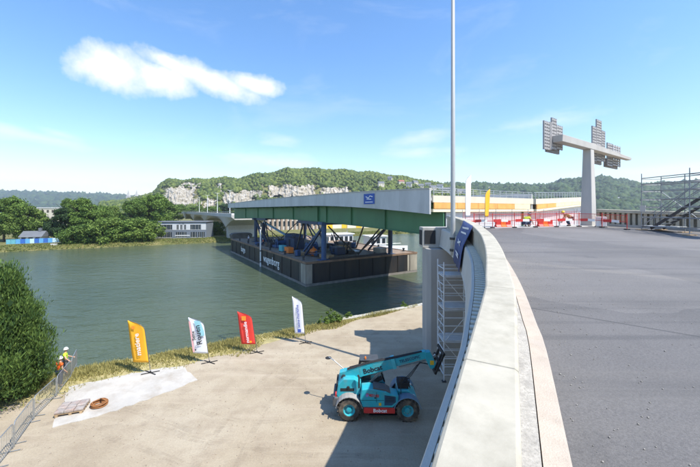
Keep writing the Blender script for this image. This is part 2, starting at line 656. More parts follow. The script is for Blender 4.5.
def quay_material():
    m, n, l, b = nodes_of('quay_dirt')
    g = n.new('ShaderNodeNewGeometry')
    P = g.outputs['Position']
    big = tex_noise(n, l, P, 0.16, 7, 0.6)
    mid = tex_noise(n, l, P, 0.9, 7, 0.65)
    fine = tex_noise(n, l, P, 14, 4, 0.7)
    c = ramp(n, l, big, [(0.3, (0.28, 0.225, 0.155)), (0.5, (0.375, 0.315, 0.228)), (0.7, (0.43, 0.375, 0.285))])
    c = mixc(n, l, ramp(n, l, mid, [(0.45, (0, 0, 0)), (0.7, (0.55, 0.55, 0.55))]), c, (0.27, 0.215, 0.155))
    c = mixc(n, l, 0.6, c, ramp(n, l, fine, [(0.3, (0.78, 0.78, 0.78)), (0.7, (1.2, 1.2, 1.2))]), 'MULTIPLY')
    # wheel tracks, long streaks across the yard
    mp = n.new('ShaderNodeMapping')
    mp.inputs['Rotation'].default_value = (0, 0, R(-24))
    mp.inputs['Scale'].default_value = (0.08, 1, 1)
    l.new(P, mp.inputs['Vector'])
    tr = tex_noise(n, l, mp.outputs[0], 1.3, 5, 0.6)
    c = mixc(n, l, ramp(n, l, tr, [(0.52, (0, 0, 0)), (0.68, (0.4, 0.4, 0.4))]), c, (0.46, 0.39, 0.3))
    l.new(c, b.inputs['Base Color'])
    b.inputs['Roughness'].default_value = 0.95
    b.inputs['Specular IOR Level'].default_value = 0.2
    bn = n.new('ShaderNodeBump')
    bn.inputs['Strength'].default_value = 0.5
    bn.inputs['Distance'].default_value = 0.05
    l.new(tex_noise(n, l, P, 6, 8, 0.7), bn.inputs['Height'])
    l.new(bn.outputs[0], b.inputs['Normal'])
    return m


def water_material():
    m, n, l, b = nodes_of('river_water')
    g = n.new('ShaderNodeNewGeometry')
    P = g.outputs['Position']
    big = tex_noise(n, l, P, 0.03, 3, 0.5)
    c = ramp(n, l, big, [(0.35, (0.056, 0.078, 0.044)), (0.65, (0.084, 0.106, 0.06))])
    l.new(c, b.inputs['Base Color'])
    b.inputs['Roughness'].default_value = 0.13
    b.inputs['IOR'].default_value = 1.33
    mp = n.new('ShaderNodeMapping')
    mp.inputs['Rotation'].default_value = (0, 0, R(-30))
    mp.inputs['Scale'].default_value = (0.45, 1.0, 1.0)
    l.new(P, mp.inputs['Vector'])
    w1 = tex_noise(n, l, mp.outputs[0], 0.55, 5, 0.6)
    w2 = tex_noise(n, l, mp.outputs[0], 3.2, 4, 0.6)
    ad = n.new('ShaderNodeMath')
    ad.operation = 'MULTIPLY_ADD'
    l.new(w2, ad.inputs[0])
    ad.inputs[1].default_value = 0.22
    l.new(w1, ad.inputs[2])
    bn = n.new('ShaderNodeBump')
    bn.inputs['Strength'].default_value = 0.75
    bn.inputs['Distance'].default_value = 0.6
    l.new(ad.outputs[0], bn.inputs['Height'])
    l.new(bn.outputs[0], b.inputs['Normal'])
    return m


def meadow_material():
    m, n, l, b = nodes_of('meadow')
    g = n.new('ShaderNodeNewGeometry')
    P = g.outputs['Position']
    a = tex_noise(n, l, P, 0.35, 8, 0.7)
    c = ramp(n, l, a, [(0.3, (0.07, 0.09, 0.02)), (0.5, (0.15, 0.15, 0.045)), (0.7, (0.27, 0.22, 0.09))])
    l.new(c, b.inputs['Base Color'])
    b.inputs['Roughness'].default_value = 0.95
    bn = n.new('ShaderNodeBump')
    bn.inputs['Strength'].default_value = 1.0
    bn.inputs['Distance'].default_value = 0.4
    l.new(tex_noise(n, l, P, 1.6, 7, 0.7), bn.inputs['Height'])
    l.new(bn.outputs[0], b.inputs['Normal'])
    return m


def chalk_material():
    m, n, l, b = nodes_of('chalk')
    g = n.new('ShaderNodeNewGeometry')
    mp = n.new('ShaderNodeMapping')
    mp.inputs['Scale'].default_value = (1, 1, 0.45)
    l.new(g.outputs['Position'], mp.inputs['Vector'])
    a = tex_noise(n, l, mp.outputs[0], 0.11, 8, 0.7)
    c = ramp(n, l, a, [(0.34, (0.13, 0.115, 0.07)), (0.45, (0.3, 0.26, 0.19)), (0.6, (0.46, 0.425, 0.36))])
    l.new(c, b.inputs['Base Color'])
    b.inputs['Roughness'].default_value = 0.9
    return m


asphalt = asphalt_material()
quay_dirt = quay_material()
river_water = water_material()
meadow = meadow_material()
chalk = chalk_material()
WATER = -2.0

# ================================================================== the setting
def struct(o):
    o['kind'] = 'structure'
    return o


# near quay: yard of dirt, its edge and the bank going down to the water
mb = MB()
A = EDGE_P - EDGE_U * 160
B = EDGE_P + EDGE_U * 420
rows = []
for q in (A, B):
    rows.append([q - EDGE_N * 330, q, q + EDGE_N * 0.25 + Vector((0, 0, -0.4)), q + EDGE_N * 2.2 + Vector((0, 0, -3.2))])
mb.ring(rows, closed_sec=False)
struct(mb.build('quay_ground', quay_dirt, fix=False))
for f_ in bpy.data.objects['quay_ground'].data.polygons:
    pass
mb = MB()
mb.add([(-4000, -300, WATER), (4000, -300, WATER), (4000, 3000, WATER), (-4000, 3000, WATER)], [(0, 1, 2, 3)])
struct(mb.build('river_water', river_water))

# far bank
FAR_P = Vector((-104, 98, 0))
LAND = -0.8
mb = MB()
rows = []
rnd = random.Random(5)
for i in range(-70, 171):
    q = FAR_P + EDGE_U * (i * 4.0)
    w = rnd.uniform(-0.7, 0.7)
    rows.append([q + EDGE_N * (w - 1.5) + Vector((0, 0, -2.8)), q + EDGE_N * (w + 0.2) + Vector((0, 0, -1.7)), q + EDGE_N * (w + 2.6) + Vector((0, 0, LAND - 0.25 + rnd.uniform(-.12, .12))),
                 q + EDGE_N * 7 + Vector((0, 0, LAND)), q + EDGE_N * 60 + Vector((0, 0, LAND + 0.2)), q + EDGE_N * 9000 + Vector((0, 0, LAND + 1))])
mb.ring(rows, closed_sec=False)
struct(mb.build('far_bank', meadow, fix=False))

# ---- hills
ICO = bmesh.new()
bmesh.ops.create_icosphere(ICO, subdivisions=1, radius=1.0)
ICO_V = np.array([v.co[:] for v in ICO.verts])
ICO_F = np.array([[v.index for v in f.verts] for f in ICO.faces])
ICO.free()


class Hill:
    def __init__(self, prof, d0, d1, d2, base):
        self.px = np.array([p[0] for p in prof], float)
        self.py = np.array([p[1] for p in prof], float)
        self.d0, self.d1, self.d2, self.base = d0, d1, d2, base

    def z(self, px, d):
        zr = EYE + (HY - np.interp(px, self.px, self.py)) * self.d1 / F - self.base
        t = np.clip((d - self.d0) / (self.d1 - self.d0), 0, 1)
        up = np.sin(t * math.pi / 2) ** 1.15
        dn = 1 - 0.5 * np.clip((d - self.d1) / (self.d2 - self.d1), 0, 1) ** 2
        wob = 0.04 * np.sin(px * 0.21 + d * 0.013) * t * (1 - t) * 4
        return self.base + zr * (up + wob) * dn

    def build(self, name, m, a, b, step, rows=22):
        cols = np.arange(a, b + step, step)
        ds = np.concatenate([np.linspace(self.d0, self.d1, rows - 4), np.linspace(self.d1, self.d2, 5)[1:]])
        vs, fs = [], []
        for p in cols:
            for d in ds:
                vs.append(((p - CX) / F * d, d, float(self.z(p, d)) - 1.5))
        k = len(ds)
        for i in range(len(cols) - 1):
            for j in range(k - 1):
                fs.append((i * k + j, (i + 1) * k + j, (i + 1) * k + j + 1, i * k + j + 1))
        o = MB().add(vs, fs).build(name, m, smooth=True, fix=False)
        return struct(o)

    def find(self, px, py):
        """distance at which the slope is seen at the pixel"""
        ds = np.linspace(self.d0, self.d1, 260)
        zz = self.z(px, ds)
        seen = HY - (zz - EYE) * F / ds
        i = int(np.argmax(seen <= py)) if (seen <= py).any() else len(ds) - 1
        return float(ds[i])

    def wood(self, name, m, a, b, spacing, size, skip=None, label=None, seed=1, dmax=None):
        r = np.random.default_rng(seed)
        pts = []
        dmax = dmax or self.d1 + spacing
        d = self.d0
        while d < dmax:
            stepx = spacing / d * F
            px = np.arange(a, b, stepx) + r.uniform(-0.5, 0.5, len(np.arange(a, b, stepx))) * stepx
            dd = d + r.uniform(-0.5, 0.5, len(px)) * spacing
            zz = self.z(px, dd)
            for x, y, z in zip(px, dd, zz):
                if skip is not None:
                    if skip(x, HY - (z + size * 0.5 - EYE) * F / y, r):
                        continue
                pts.append(((x - CX) / F * y, y, z))
            d += spacing * 0.8
        pts = np.array(pts)
        n = len(pts)
        V, T = [], []
        for rep in range(3):
            s = size * r.uniform(0.4, 1.5, (n, 1, 1)) ** 1.2 * np.array([1, 1, r.uniform(0.8, 1.2)])
            off = r.normal(0, size * 0.42, (n, 1, 3)) * np.array([1, 1, 0.4]) + np.array([0, 0, size * 0.35])
            jit = r.uniform(0.45, 1.45, (n, 12, 1))
            ang = r.uniform(0, 6.28, n)
            ca, sa = np.cos(ang), np.sin(ang)
            base = np.repeat(ICO_V[None], n, 0)
            bx = base[:, :, 0] * ca[:, None] - base[:, :, 1] * sa[:, None]
            by = base[:, :, 0] * sa[:, None] + base[:, :, 1] * ca[:, None]
            base = np.stack([bx, by, base[:, :, 2]], 2)
            v = base * s * jit + off + pts[:, None, :]
            o = sum(x.shape[0] for x in V)
            T.append((ICO_F[None] + (np.arange(n) * 12)[:, None, None] + o).reshape(-1, 3))
            V.append(v.reshape(-1, 3))
        o = link(name, indexed_mesh(name, np.concatenate(V), np.concatenate(T), m))
        tag(o, label, 'woodland', kind='stuff')
        return o


hill_near = Hill([(100, 204), (120, 202), (140, 198.5), (154, 194), (162, 186), (170, 181), (184, 182.5), (218, 180.5), (241, 180.5), (259, 176), (275, 174.5), (287, 171.5),
                  (300, 171), (330, 172), (368, 174.5), (398, 178.5), (425, 183), (440, 185.5), (470, 191), (500, 199), (530, 207)], 560, 900, 1150, -1)
hill_right = Hill([(380, 192), (420, 189), (470, 187.5), (520, 189), (545, 189.5), (555, 187), (562, 184.5), (572, 184.5), (584, 182.5), (600, 181.5), (612, 182.5), (628, 185.5),
                   (645, 187.5), (670, 186.5), (700, 186), (760, 184), (820, 188)], 900, 1700, 2300, -1)
hill_left = Hill([(-160, 193), (-60, 194), (0, 195), (50, 196), (100, 197.5), (125, 199), (150, 200.5), (240, 205)], 2300, 3600, 4400, 0)
hill_near.build('hill', meadow, 100, 530, 5)
hill_right.build('hill', meadow, 380, 820, 8)
hill_left.build('hill', meadow, -160, 240, 10)

# chalk faces on the near hill: (px0, px1, py0, py1)
CHALK = [(161, 200, 186, 207), (177, 203, 182, 188), (220, 257, 190.5, 206), (199, 218, 198, 210), (212, 226, 183, 189), (240, 268, 190, 198), (262, 319, 184.5, 199), (316, 352, 187, 196)]


def chalk_skip(px, py, r):
    for a, b, t, u in CHALK:
        if a - 0.5 < px < b + 0.5 and t < py < u:
            e = min(px - a, b - px, (py - t) * 1.6, (u - py) * 1.6) / 4.0
            return r.uniform() < 0.3 + e
    return False


for a, b, t, u in CHALK:
    nx, nz = int((b - a) * 1.6) + 2, int((u - t) * 2.2) + 2
    vs, fs, keep = [], [], {}
    for i in range(nx + 1):
        for j in range(nz + 1):
            px, py = a + (b - a) * i / nx, u + (t - u) * j / nz
            d = hill_near.find(px, py)
            n1 = mnoise.fractal(Vector((px * 0.22, py * 0.3, 3.1)), 1.0, 2.0, 5)
            n2 = mnoise.noise(Vector((px * 0.6, py * 0.18, 9.4)))
            dd = d - 7 - 7 * n1 - 9 * n2
            vs.append(((px - CX) / F * dd, dd, zat(py, d) + 0.8 * n1))
            e = min(i / nx, 1 - i / nx) * 2.0 * (b - a) / 26 + 0.12
            e2 = min(j / nz, 1 - j / nz) * 2.2 + 0.18
            keep[(i, j)] = min(e, e2) + 0.8 * mnoise.fractal(Vector((px * 0.13, py * 0.17, 40.0)), 1.0, 2.0, 4) > 0.36
    k = nz + 1
    for i in range(nx):
        for j in range(nz):
            if sum(keep[(i + p, j + q)] for p in (0, 1) for q in (0, 1)) >= 3:
                fs.append((i * k + j, (i + 1) * k + j, (i + 1) * k + j + 1, i * k + j + 1))
    struct(MB().add(vs, fs).build('chalk_cliff', chalk, fix=False))

hill_near.wood('hillside_wood', leaf_hill, 102, 528, 7.6, 3.2, chalk_skip, 'green wooded hillside above the white chalk cliffs', 3)
hill_right.wood('hillside_wood', leaf_hill_dark, 385, 770, 17, 10, None, 'dark wooded ridge behind the bridge road and scaffold stair', 4)
hill_left.wood('hillside_wood', leaf_hill_dark, -130, 236, 40, 21, None, 'far bluish wooded ridge at the left of the skyline', 5)


# ---- trees
def leaf_quads(pts, nrm, size, r, flat=0.5, sprig=0.0):
    n = len(pts)
    a = r.normal(size=(n, 3)) + nrm * flat * -0.0
    up = nrm + r.normal(0, 0.7, (n, 3))
    up /= np.linalg.norm(up, axis=1)[:, None] + 1e-6
    s = np.cross(up, a)
    s /= np.linalg.norm(s, axis=1)[:, None] + 1e-6
    t = np.cross(up, s)
    if sprig:
        t = t * (1 - sprig) + (np.array([0, 0, 1.0]) + nrm * .5 + r.normal(0, .25, (n, 3))) * sprig
        s = s * (1 - .45 * sprig)
        t = t * (1 + 1.1 * sprig)
    k = size * r.uniform(0.55, 1.4, (n, 1))
    return np.stack([pts - s * k * 0.5, pts + t * k * 0.75 + s * k * .12, pts + s * k * 0.5 + t * k * .2, pts - t * k * 0.5], 1).reshape(-1, 3)


def crown_mesh(name, m, seed, lobes, n, leaf, inner=0.35, sprig=0.0):
    """leaves spread over many uneven lobes: lobes = [(x,y,z,rx,ry,rz)]"""
    r = np.random.default_rng(seed)
    L = np.array(lobes)
    w = (L[:, 3] * L[:, 4] + L[:, 3] * L[:, 5])
    idx = r.choice(len(L), n, p=w / w.sum())
    d = r.normal(size=(n, 3))
    d /= np.linalg.norm(d, axis=1)[:, None]
    rad = 1 - inner * r.uniform(0, 1, (n, 1)) ** 1.6 + r.normal(0, 0.05, (n, 1))
    p = L[idx, :3] + d * L[idx, 3:] * rad
    stray = (r.uniform(0, 1, (n, 1)) < .4)
    p = p + stray * r.normal(0, .3, (n, 3)) * L[idx, 3:]
    return raw_mesh(name, leaf_quads(p, d, leaf, r, sprig=sprig), 4, m)


def round_lobes(seed, h, rad, z0, k=26, taper=0.0):
    r = random.Random(seed)
    out = []
    for i in range(k):
        t = r.uniform(0, 1)
        z = z0 + (h - z0) * (0.08 + 0.84 * t)
        env = math.sin(math.pi * min(1, max(0.0, 0.12 + 0.8 * t))) ** 0.6 * (1 - taper * t)
        a = r.uniform(0, 6.28)
        q = rad * env * math.sqrt(r.uniform(0.05, 1.0))
        s = rad * r.uniform(0.13, 0.34) * (0.65 + 0.35 * env)
        out.append((q * math.cos(a), q * math.sin(a), z, s, s * r.uniform(0.8, 1.2), s * r.uniform(0.6, 0.9)))
    return out


def trunk_mesh(name, h, r0, seed, limbs=5, reach=0.4):
    r = random.Random(seed)
    mb = MB()
    mb.tube([(0, 0, -0.3), (0.05 * h * r.uniform(-.3, .3), 0, h * 0.4), (0.05 * h * r.uniform(-1, 1), 0.03 * h, h * 0.86)], [r0, r0 * 0.7, r0 * 0.2], 7)
    for i in range(limbs):
        a = r.uniform(0, 6.28)
        z = h * r.uniform(0.28, 0.6)
        q = h * reach * r.uniform(0.5, 1)
        mb.tube([(0, 0, z), (q * .5 * math.cos(a), q * .5 * math.sin(a), z + h * 0.1), (q * math.cos(a), q * math.sin(a), z + h * 0.25)], [r0 * 0.45, r0 * 0.3, r0 * 0.1], 5)
    return mb.mesh(name, bark)


TREE = {}
for kind, (mat_, seed, h, rad, z0, k, n, leaf, tp) in {
    'broad': (leaf_mid, 21, 14, 6.5, 2.6, 70, 17000, 0.4, 0.1), 'tall': (leaf_mid, 22, 17, 5.6, 2.2, 74, 17000, 0.4, 0.3), 'light': (leaf_light, 23, 10, 5.2, 0.8, 60, 13000, 0.36, 0.15),
    'dark': (leaf_dark, 24, 13, 5.4, 1.0, 64, 16000, 0.38, 0.25), 'shrub': (leaf_light, 25, 5, 4.2, -0.3, 48, 9000, 0.28, 0.1), 'shrub_dark': (leaf_mid, 26, 5, 4.0, -0.3, 48, 9000, 0.28, 0.1)}.items():
    TREE[kind] = (crown_mesh('crown', mat_, seed, round_lobes(seed, h, rad, z0, k, tp), n, leaf), trunk_mesh('trunk', h, h * 0.024, seed), h, rad)


def tree(kind, px, d, top_py, label, group='trees on the far bank', wide=1.0, z=LAND, name='broadleaf_tree', rz=None):
    cr, tr, h, rad = TREE[kind]
    s = (zat(top_py, d) - z) / h
    o = empty(name, at(px, d, z), random.uniform(0, 6.28) if rz is None else rz)
    piece('crown', cr, o, scale=(s * wide, s * wide, s))
    piece('trunk', tr, o, scale=(s, s, s))
    return tag(o, label, 'tree' if 'shrub' not in kind else 'shrub', group)


tree('broad', 4, 118, 196.5, 'tall broad green tree at the left edge of the far bank', wide=.95)
tree('broad', -26, 122, 194, 'big green tree cut by the left picture edge behind the river')
tree('light', 26, 120, 205, 'green tree beside the tallest one at the far left of the bank', wide=.9)
tree('light', 37, 150, 216, 'small light tree in front of the long white roof on the far bank', wide=1.1)
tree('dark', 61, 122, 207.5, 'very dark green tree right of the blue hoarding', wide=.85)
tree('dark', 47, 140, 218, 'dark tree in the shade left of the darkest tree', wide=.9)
tree('tall', 83, 125, 197, 'tall full green tree in the middle of the far bank trees', wide=1.15)
tree('broad', 97, 134, 205, 'rounded green tree leaning against the tallest middle tree', wide=.9)
tree('tall', 68, 165, 197.5, 'slim dark topped tree rising behind the middle trees', wide=.7)
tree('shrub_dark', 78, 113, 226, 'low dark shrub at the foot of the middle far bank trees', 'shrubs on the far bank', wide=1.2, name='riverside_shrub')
tree('shrub', 97, 116, 223, 'rounded light shrub at the water below the middle trees', 'shrubs on the far bank', wide=1.1, name='riverside_shrub')
tree('shrub', 112, 118, 218, 'large light green shrub left of the white building', 'shrubs on the far bank', wide=1.1, name='riverside_shrub')
tree('shrub_dark', 127, 121, 221, 'deep green shrub between two light shrubs on the far bank', 'shrubs on the far bank', wide=1.2, name='riverside_shrub')
tree('shrub', 140, 122, 219, 'light shrub standing next to the white building', 'shrubs on the far bank', wide=1.15, name='riverside_shrub')
tree('broad', 132, 165, 200, 'round green tree behind the shrubs below the church towers', wide=.85)
tree('broad', 152, 175, 194, 'round full tree behind the white riverside building', wide=1.0)
tree('broad', 143, 205, 198, 'green tree between the round trees behind the white building', wide=.9)
tree('light', 111, 170, 206, 'light green tree near the small pale tower', wide=1)
tree('light', 166, 235, 202, 'light green tree below the left end of the chalk cliff', wide=1.2)
tree('broad', 178, 300, 204, 'tree below the chalk cliff above the white building roof', wide=1.1)
tree('light', 196, 330, 206, 'low pale tree under the chalk cliff left of the lamp posts', wide=1.4)
tree('broad', 212, 340, 206, 'tree under the brown rock beside the far bridge', wide=1.4)
tree('dark', 225, 360, 204, 'dark tree where the far bridge meets the green girder', wide=1.6)
tree('shrub', 213, 150, 222, 'shrub growing in the gap under the far bridge', 'shrubs on the far bank', wide=1.3, name='riverside_shrub')
for i, (px, d, py) in enumerate(((412, 176, 228), (424, 180, 226), (398, 172, 230), (432, 186, 227))):
    tree('shrub', px, d, py, ['green bush on the far bank under the near girder end', 'taller bush right under the end of the green girder', 'low bush left of the dark barge column', 'bush hidden half behind the concrete pier head'][i],
         'shrubs on the far bank', wide=1.3, name='riverside_shrub')

# rough grass along the far bank (nobody could count it)
r = np.random.default_rng(31)
n = 42000
s = r.uniform(-60, 330, n)
w = r.uniform(-0.6, 8, n)
zz = np.interp(w, [-.6, .2, 2.6, 7], [-2.0, -1.7, LAND - .25, LAND]) + 0.2
p = np.stack([FAR_P.x + EDGE_U.x * s + EDGE_N.x * w, FAR_P.y + EDGE_U.y * s + EDGE_N.y * w, zz], 1)
o = link('bank_grass', raw_mesh('bank_grass', leaf_quads(p, np.tile([0, 0, 1.0], (n, 1)), 0.27, r), 4, grass_green))
tag(o, 'rough yellow green grass along the far river bank', 'grass', kind='stuff')


# ---- houses far away
def house(name, loc, w, dp, h, rz, wall, roof, label, group=None, flat=False, wins=2, rows_=1):
    o = empty(name, loc, rz)
    MB().box(-w / 2, w / 2, -dp / 2, dp / 2, -2, h).build('wall', wall, o)
    if flat:
        MB().box(-w / 2 - .3, w / 2 + .3, -dp / 2 - .3, dp / 2 + .3, h, h + 0.5).build('roof', roof, o)
    else:
        rh = min(w, dp) * 0.42
        rf = MB().prism([(-dp / 2 - .5, h - .1), (dp / 2 + .5, h - .1), (0, h + rh)], 0, -w / 2 - .4, w / 2 + .4).build('roof', roof, o)
        MB().box(w * .2, w * .2 + .8, -.4, .4, h + rh * .4, h + rh + 1).build('chimney', roof, rf)
    me = MB().box(-.6, .6, -.06, .06, -.8, .8).mesh('window', window_glass)
    for q in range(rows_):
        for i in range(wins):
            piece('window', me, o, (-w / 2 + w * (i + .5) / wins, -dp / 2 - .03, h * (q + .55) / rows_))
    return tag(o, label, 'house' if not flat else 'building', group)


rnd = random.Random(77)
for i, (px, py) in enumerate(((401, 184), (409, 186.5), (415, 184.5), (421, 188), (428, 186.5), (433, 190), (440, 189), (446, 192.5), (452, 191), (460, 193.5), (467, 194), (390, 181), (381, 186))):
    d = hill_near.find(px, py) - 12
    house('hill_house', at(px, d, zat(py, d) - 1), rnd.uniform(9, 14), rnd.uniform(8, 10), rnd.uniform(6, 8), rnd.uniform(-.5, .5), rnd.choice((cream_wall, white_wall, stone_pale)), rnd.choice((roof_grey, roof_red, roof_grey)),
          'tiny pale house among the trees on the slope right of the chalk hill', 'houses on the hill slope')
for i, (px, py) in enumerate(((16, 201), (21, 199.8), (26, 200.8), (31, 199.5), (36, 200.5), (41, 201), (47, 202), (116, 201))):
    d = hill_left.find(px, py) - 40
    house('ridge_house', at(px, d, zat(py, d) - 5), rnd.uniform(26, 40), 20, rnd.uniform(16, 24), rnd.uniform(-.4, .4), rnd.choice((cream_wall, white_wall)), roof_grey, 'pale block on the far wooded ridge above the left trees', 'blocks on the far ridge', True, 3, 2)
d = hill_right.find(617, 200) - 20
house('hill_villa', at(617, d, zat(200, d) - 3), 36, 16, 12, 0.2, white_wall, roof_grey, 'pale villa alone in the dark wood below the ridge at right', None, True, 4, 2)
d = hill_right.find(489, 189.5) - 20
house('ridge_villa', at(489, d, zat(190, d) - 3), 40, 16, 16, -0.2, cream_wall, roof_grey, 'cream block on the ridge just right of the yellow feather flag', None, True, 4, 2)
# church with two towers
o = empty('church', at(132.5, 2200, 40))
o.scale = (1.25, 1.25, 1.25)
for x in (-22, 22):
    t = MB().box(x - 8, x + 8, -8, 8, -20, 52).build('tower', stone_pale, o)
    MB().lathe([(8.5, 52), (5, 62), (0.3, 84)], 4, Matrix.Translation((x, 0, 0)) @ Matrix.Rotation(R(45), 4, 'Z')).build('spire', stone_pale, t)
MB().prism([(-22, -20), (22, -20), (22, 22), (0, 40), (-22, 22)], 1, 0, 90).build('nave', stone_pale, o)
tag(o, 'pale church with two towers far behind the left trees', 'church')
house('long_block', at(47, 210, LAND), 17, 10, zat(207.5, 210) - LAND - .5, 0.1, cream_wall, white_wall, 'long cream block with flat roof behind the left trees', None, True, 6, 3)
house('low_house', at(35, 117, LAND), 6, 4.5, 2.0, 0.25, white_wall, roof_grey, 'small white house with grey roof behind the blue hoarding', None, False, 3)
o = empty('small_tower', at(118, 190, LAND))
MB().box(-1.6, 1.6, -1.6, 1.6, 0, 5.8).build('shaft', stone_pale, o)
MB().lathe([(2.1, 5.8), (2.1, 6.8), (1.2, 8.2), (1.2, 9.2), (0.2, 10.5)], 10).build('cap', roof_grey, o)
tag(o, 'small pale stone tower among the far bank trees', 'tower')
house('low_depot', at(157, 152, LAND), 15, 8, 4.6, 0.15, pm('brick_wall', (0.3, 0.13, 0.09), .85, scale=.5), roof_grey, 'low reddish shed at the left behind the white building', None, True, 3)

# blue and teal hoarding on the far bank
hm = [pm('hoarding_teal', (0.12, 0.36, 0.42), .6), pm('hoarding_sky', (0.1, 0.33, 0.62), .6), pm('hoarding_blue', (0.03, 0.12, 0.42), .6), pm('hoarding_pale', (0.45, 0.62, 0.72), .6)]
o = empty('hoarding', at(8, 108.5, -0.55), R(24))
o.location = at(6, 106, -0.55)
u = (at(61, 113, 0) - at(6, 106, 0))
o.rotation_euler.z = math.atan2(u.y, u.x)
seq = [0, 0, 1, 2, 1, 3, 2, 1, 2, 1, 3, 3]
pw = u.length / len(seq)
for i, k in enumerate(seq):
    MB().box(i * pw + .03, (i + 1) * pw - .03, -.06, .06, 0.05, 1.55).build('panel', hm[k], o)
    MB().box(i * pw - .05, i * pw + .05, .08, .2, -.1, 1.6).build('post', steel, o)
tag(o, 'row of blue, teal and pale hoarding panels on the far bank', 'hoarding')
# white stone steps by the water
o = empty('bank_steps', at(52, 105.5, -2.2), R(30))
for i in range(5):
    MB().box(-.9, .9, i * .5, i * .5 + .52, 0, 0.35 * (i + 1)).build('step', pale_concrete, o)
tag(o, 'small pale steps going down the far bank to the water', 'steps')

# ---- white and slate riverside building
W = 19.6
o = empty('riverside_building', at(155.0, 131, LAND), R(6))
H = 6.7
MB().box(0, W, 0, 9, -0.5, H - .35).build('wall', slate_wall, o)
rf = MB().box(-.25, W + .25, -.35, 9.2, H - .35, H).build('roof', roof_grey, o)
MB().box(-3.6, 0, 1.5, 8, -0.5, 3.1).build('side_wing', slate_wall, o)
MB().box(-3.8, -0.02, 1.3, 8.1, 3.1, 3.35).build('side_wing_roof', roof_grey, o)
for (x0, x1, z0, z1) in ((0.15, 1.2, 3.3, 5.9), (6.6, 8.2, 3.3, 5.9), (9.0, 9.6, 3.3, 5.9), (10.4, 11.0, 3.3, 5.9), (11.8, 13.4, 3.3, 5.9), (17.6, 19.45, 3.3, 5.9), (1.2, 6.6, 5.45, 5.9), (13.4, 17.6, 5.45, 5.9), (8.2, 11.8, 5.45, 5.9), (7.6, 13.2, 0.9, 1.3)):
    MB().box(x0, x1 - .01, -.09, 0.01, z0, z1 - .01).build('white_panel', white_wall, o)
for row, (z0, z1) in enumerate(((3.45, 5.4), (0.35, 2.5))):
    xs = [1.3, 2.6, 3.9, 5.2, 8.25, 9.65, 11.05, 13.5, 14.8, 16.1] if row == 0 else [1.3, 2.4, 3.9, 5.2, 8.0, 9.4, 10.8, 13.6, 14.8, 16.4, 17.8]
    for x in xs:
        wd = 0.7 if (row == 0 and 8 < x < 11.5) else 1.15
        w_ = MB().box(x, x + wd, -.05, .02, z0, z1).build('window', window_glass, o)
        MB().box(x - .06, x + wd + .06, -.08, -.052, z0 - .1, z0).build('sill', white_paint, w_)
        MB().box(x + wd / 2 - .03, x + wd / 2 + .03, -.075, -.052, z0, z1).build('mullion', white_paint, w_)
tag(o, 'two storey white and slate blue building with flat roof by the far bank', 'building')

# ---- cars parked in the gap under the far bridge are not shown; quay sheds behind the barge
o = empty('quay_shed', at(322, 196, LAND))
e = at(440, 232, 0) - at(322, 196, 0)
o.rotation_euler.z = math.atan2(e.y, e.x)
L = e.length
MB().box(0, L, 0, 14, -.5, 7.5).build('wall', pm('shed_wall', (0.68, 0.63, 0.52), .8, var=.06, scale=.4), o)
MB().box(-.5, L + .5, -.6, 14.5, 7.5, 8.1).build('roof', white_wall, o)
for i in range(9):
    x = L * (i + .5) / 9
    MB().box(x - 1.9, x + 1.9, -.12, .01, 0.2, 4.0).build('door', yellow_paint, o)
tag(o, 'long cream shed with yellow doors seen under the green girder', 'shed')
o = empty('ribbed_warehouse', at(256, 178, LAND))
e = at(318, 194, 0) - at(256, 178, 0)
o.rotation_euler.z = math.atan2(e.y, e.x)
L = e.length
MB().box(0, L, 0, 14, -.5, 8.2).build('wall', stone_pale, o)
MB().box(-.4, L + .4, -.5, 14.4, 8.2, 8.8).build('roof', roof_grey, o)
for i in range(14):
    x = L * (i + .5) / 14
    MB().box(x - .5, x + .5, -.7, -.01, -.5, 8.0).build('pilaster', pm('pilaster', (0.34, 0.25, 0.18), .8), o)
    MB().box(x + .9, x + 1.9, -.05, .01, 2.2, 5).build('window', window_glass, o)
tag(o, 'tan warehouse with brown ribs seen behind the barge columns', 'warehouse')
# ================================================================== barge and girder
BR = math.atan2(0.536, 0.844)
BO = Vector((-7.15, 53.6, WATER))
barge = empty('barge', BO, BR)
hull_m = pm('hull_black', (0.012, 0.013, 0.016), 0.55, var=0.4, scale=0.5, dirt=(0.075, 0.05, 0.034), dirt_amt=0.5, dirt_scale=0.35, stretch=(1, 1, 0.22))
rust_m = pm('hull_rust', (0.2, 0.13, 0.085), 0.8, var=0.3, scale=0.8)
deck_m = pm('barge_deck', (0.27, 0.2, 0.145), 0.85, var=0.3, scale=0.5, dirt=(0.1, 0.09, 0.08), dirt_amt=0.6, dirt_scale=0.3)
BW, BL, BH = 24.5, 52.8, 3.9
MB().box(0, BW, 0, BL, -1.2, BH - .12).build('hull', hull_m, barge, bevel=0.05)
MB().box(.12, BW - .12, .12, BL - .12, BH - .12, BH).build('deck', deck_m, barge)
for x0, x1, y0, y1 in ((-.07, .22, -.07, BL + .07), (BW - .22, BW + .07, -.07, BL + .07), (.22, BW - .22, -.07, .22), (.22, BW - .22, BL - .22, BL + .07)):
    MB().box(x0, x1, y0, y1, BH - .22, BH + .12).build('gunwale', rust_m, barge)
MB().box(-.04, BW + .04, -.04, BL + .04, -.3, 0.42).build('boot_stripe', pm('boot_stripe', (0.2, 0.18, 0.16), .8, var=.3, scale=1), barge)
for y in np.arange(2, BL, 4.4):
    MB().box(-.1, 0, y - .07, y + .07, .45, BH - .25).build('side_rib', hull_m, barge)
for x in np.arange(1.5, BW, 3.0):
    MB().box(x - .07, x + .07, -.1, 0, .45, BH - .25).build('side_rib', hull_m, barge)
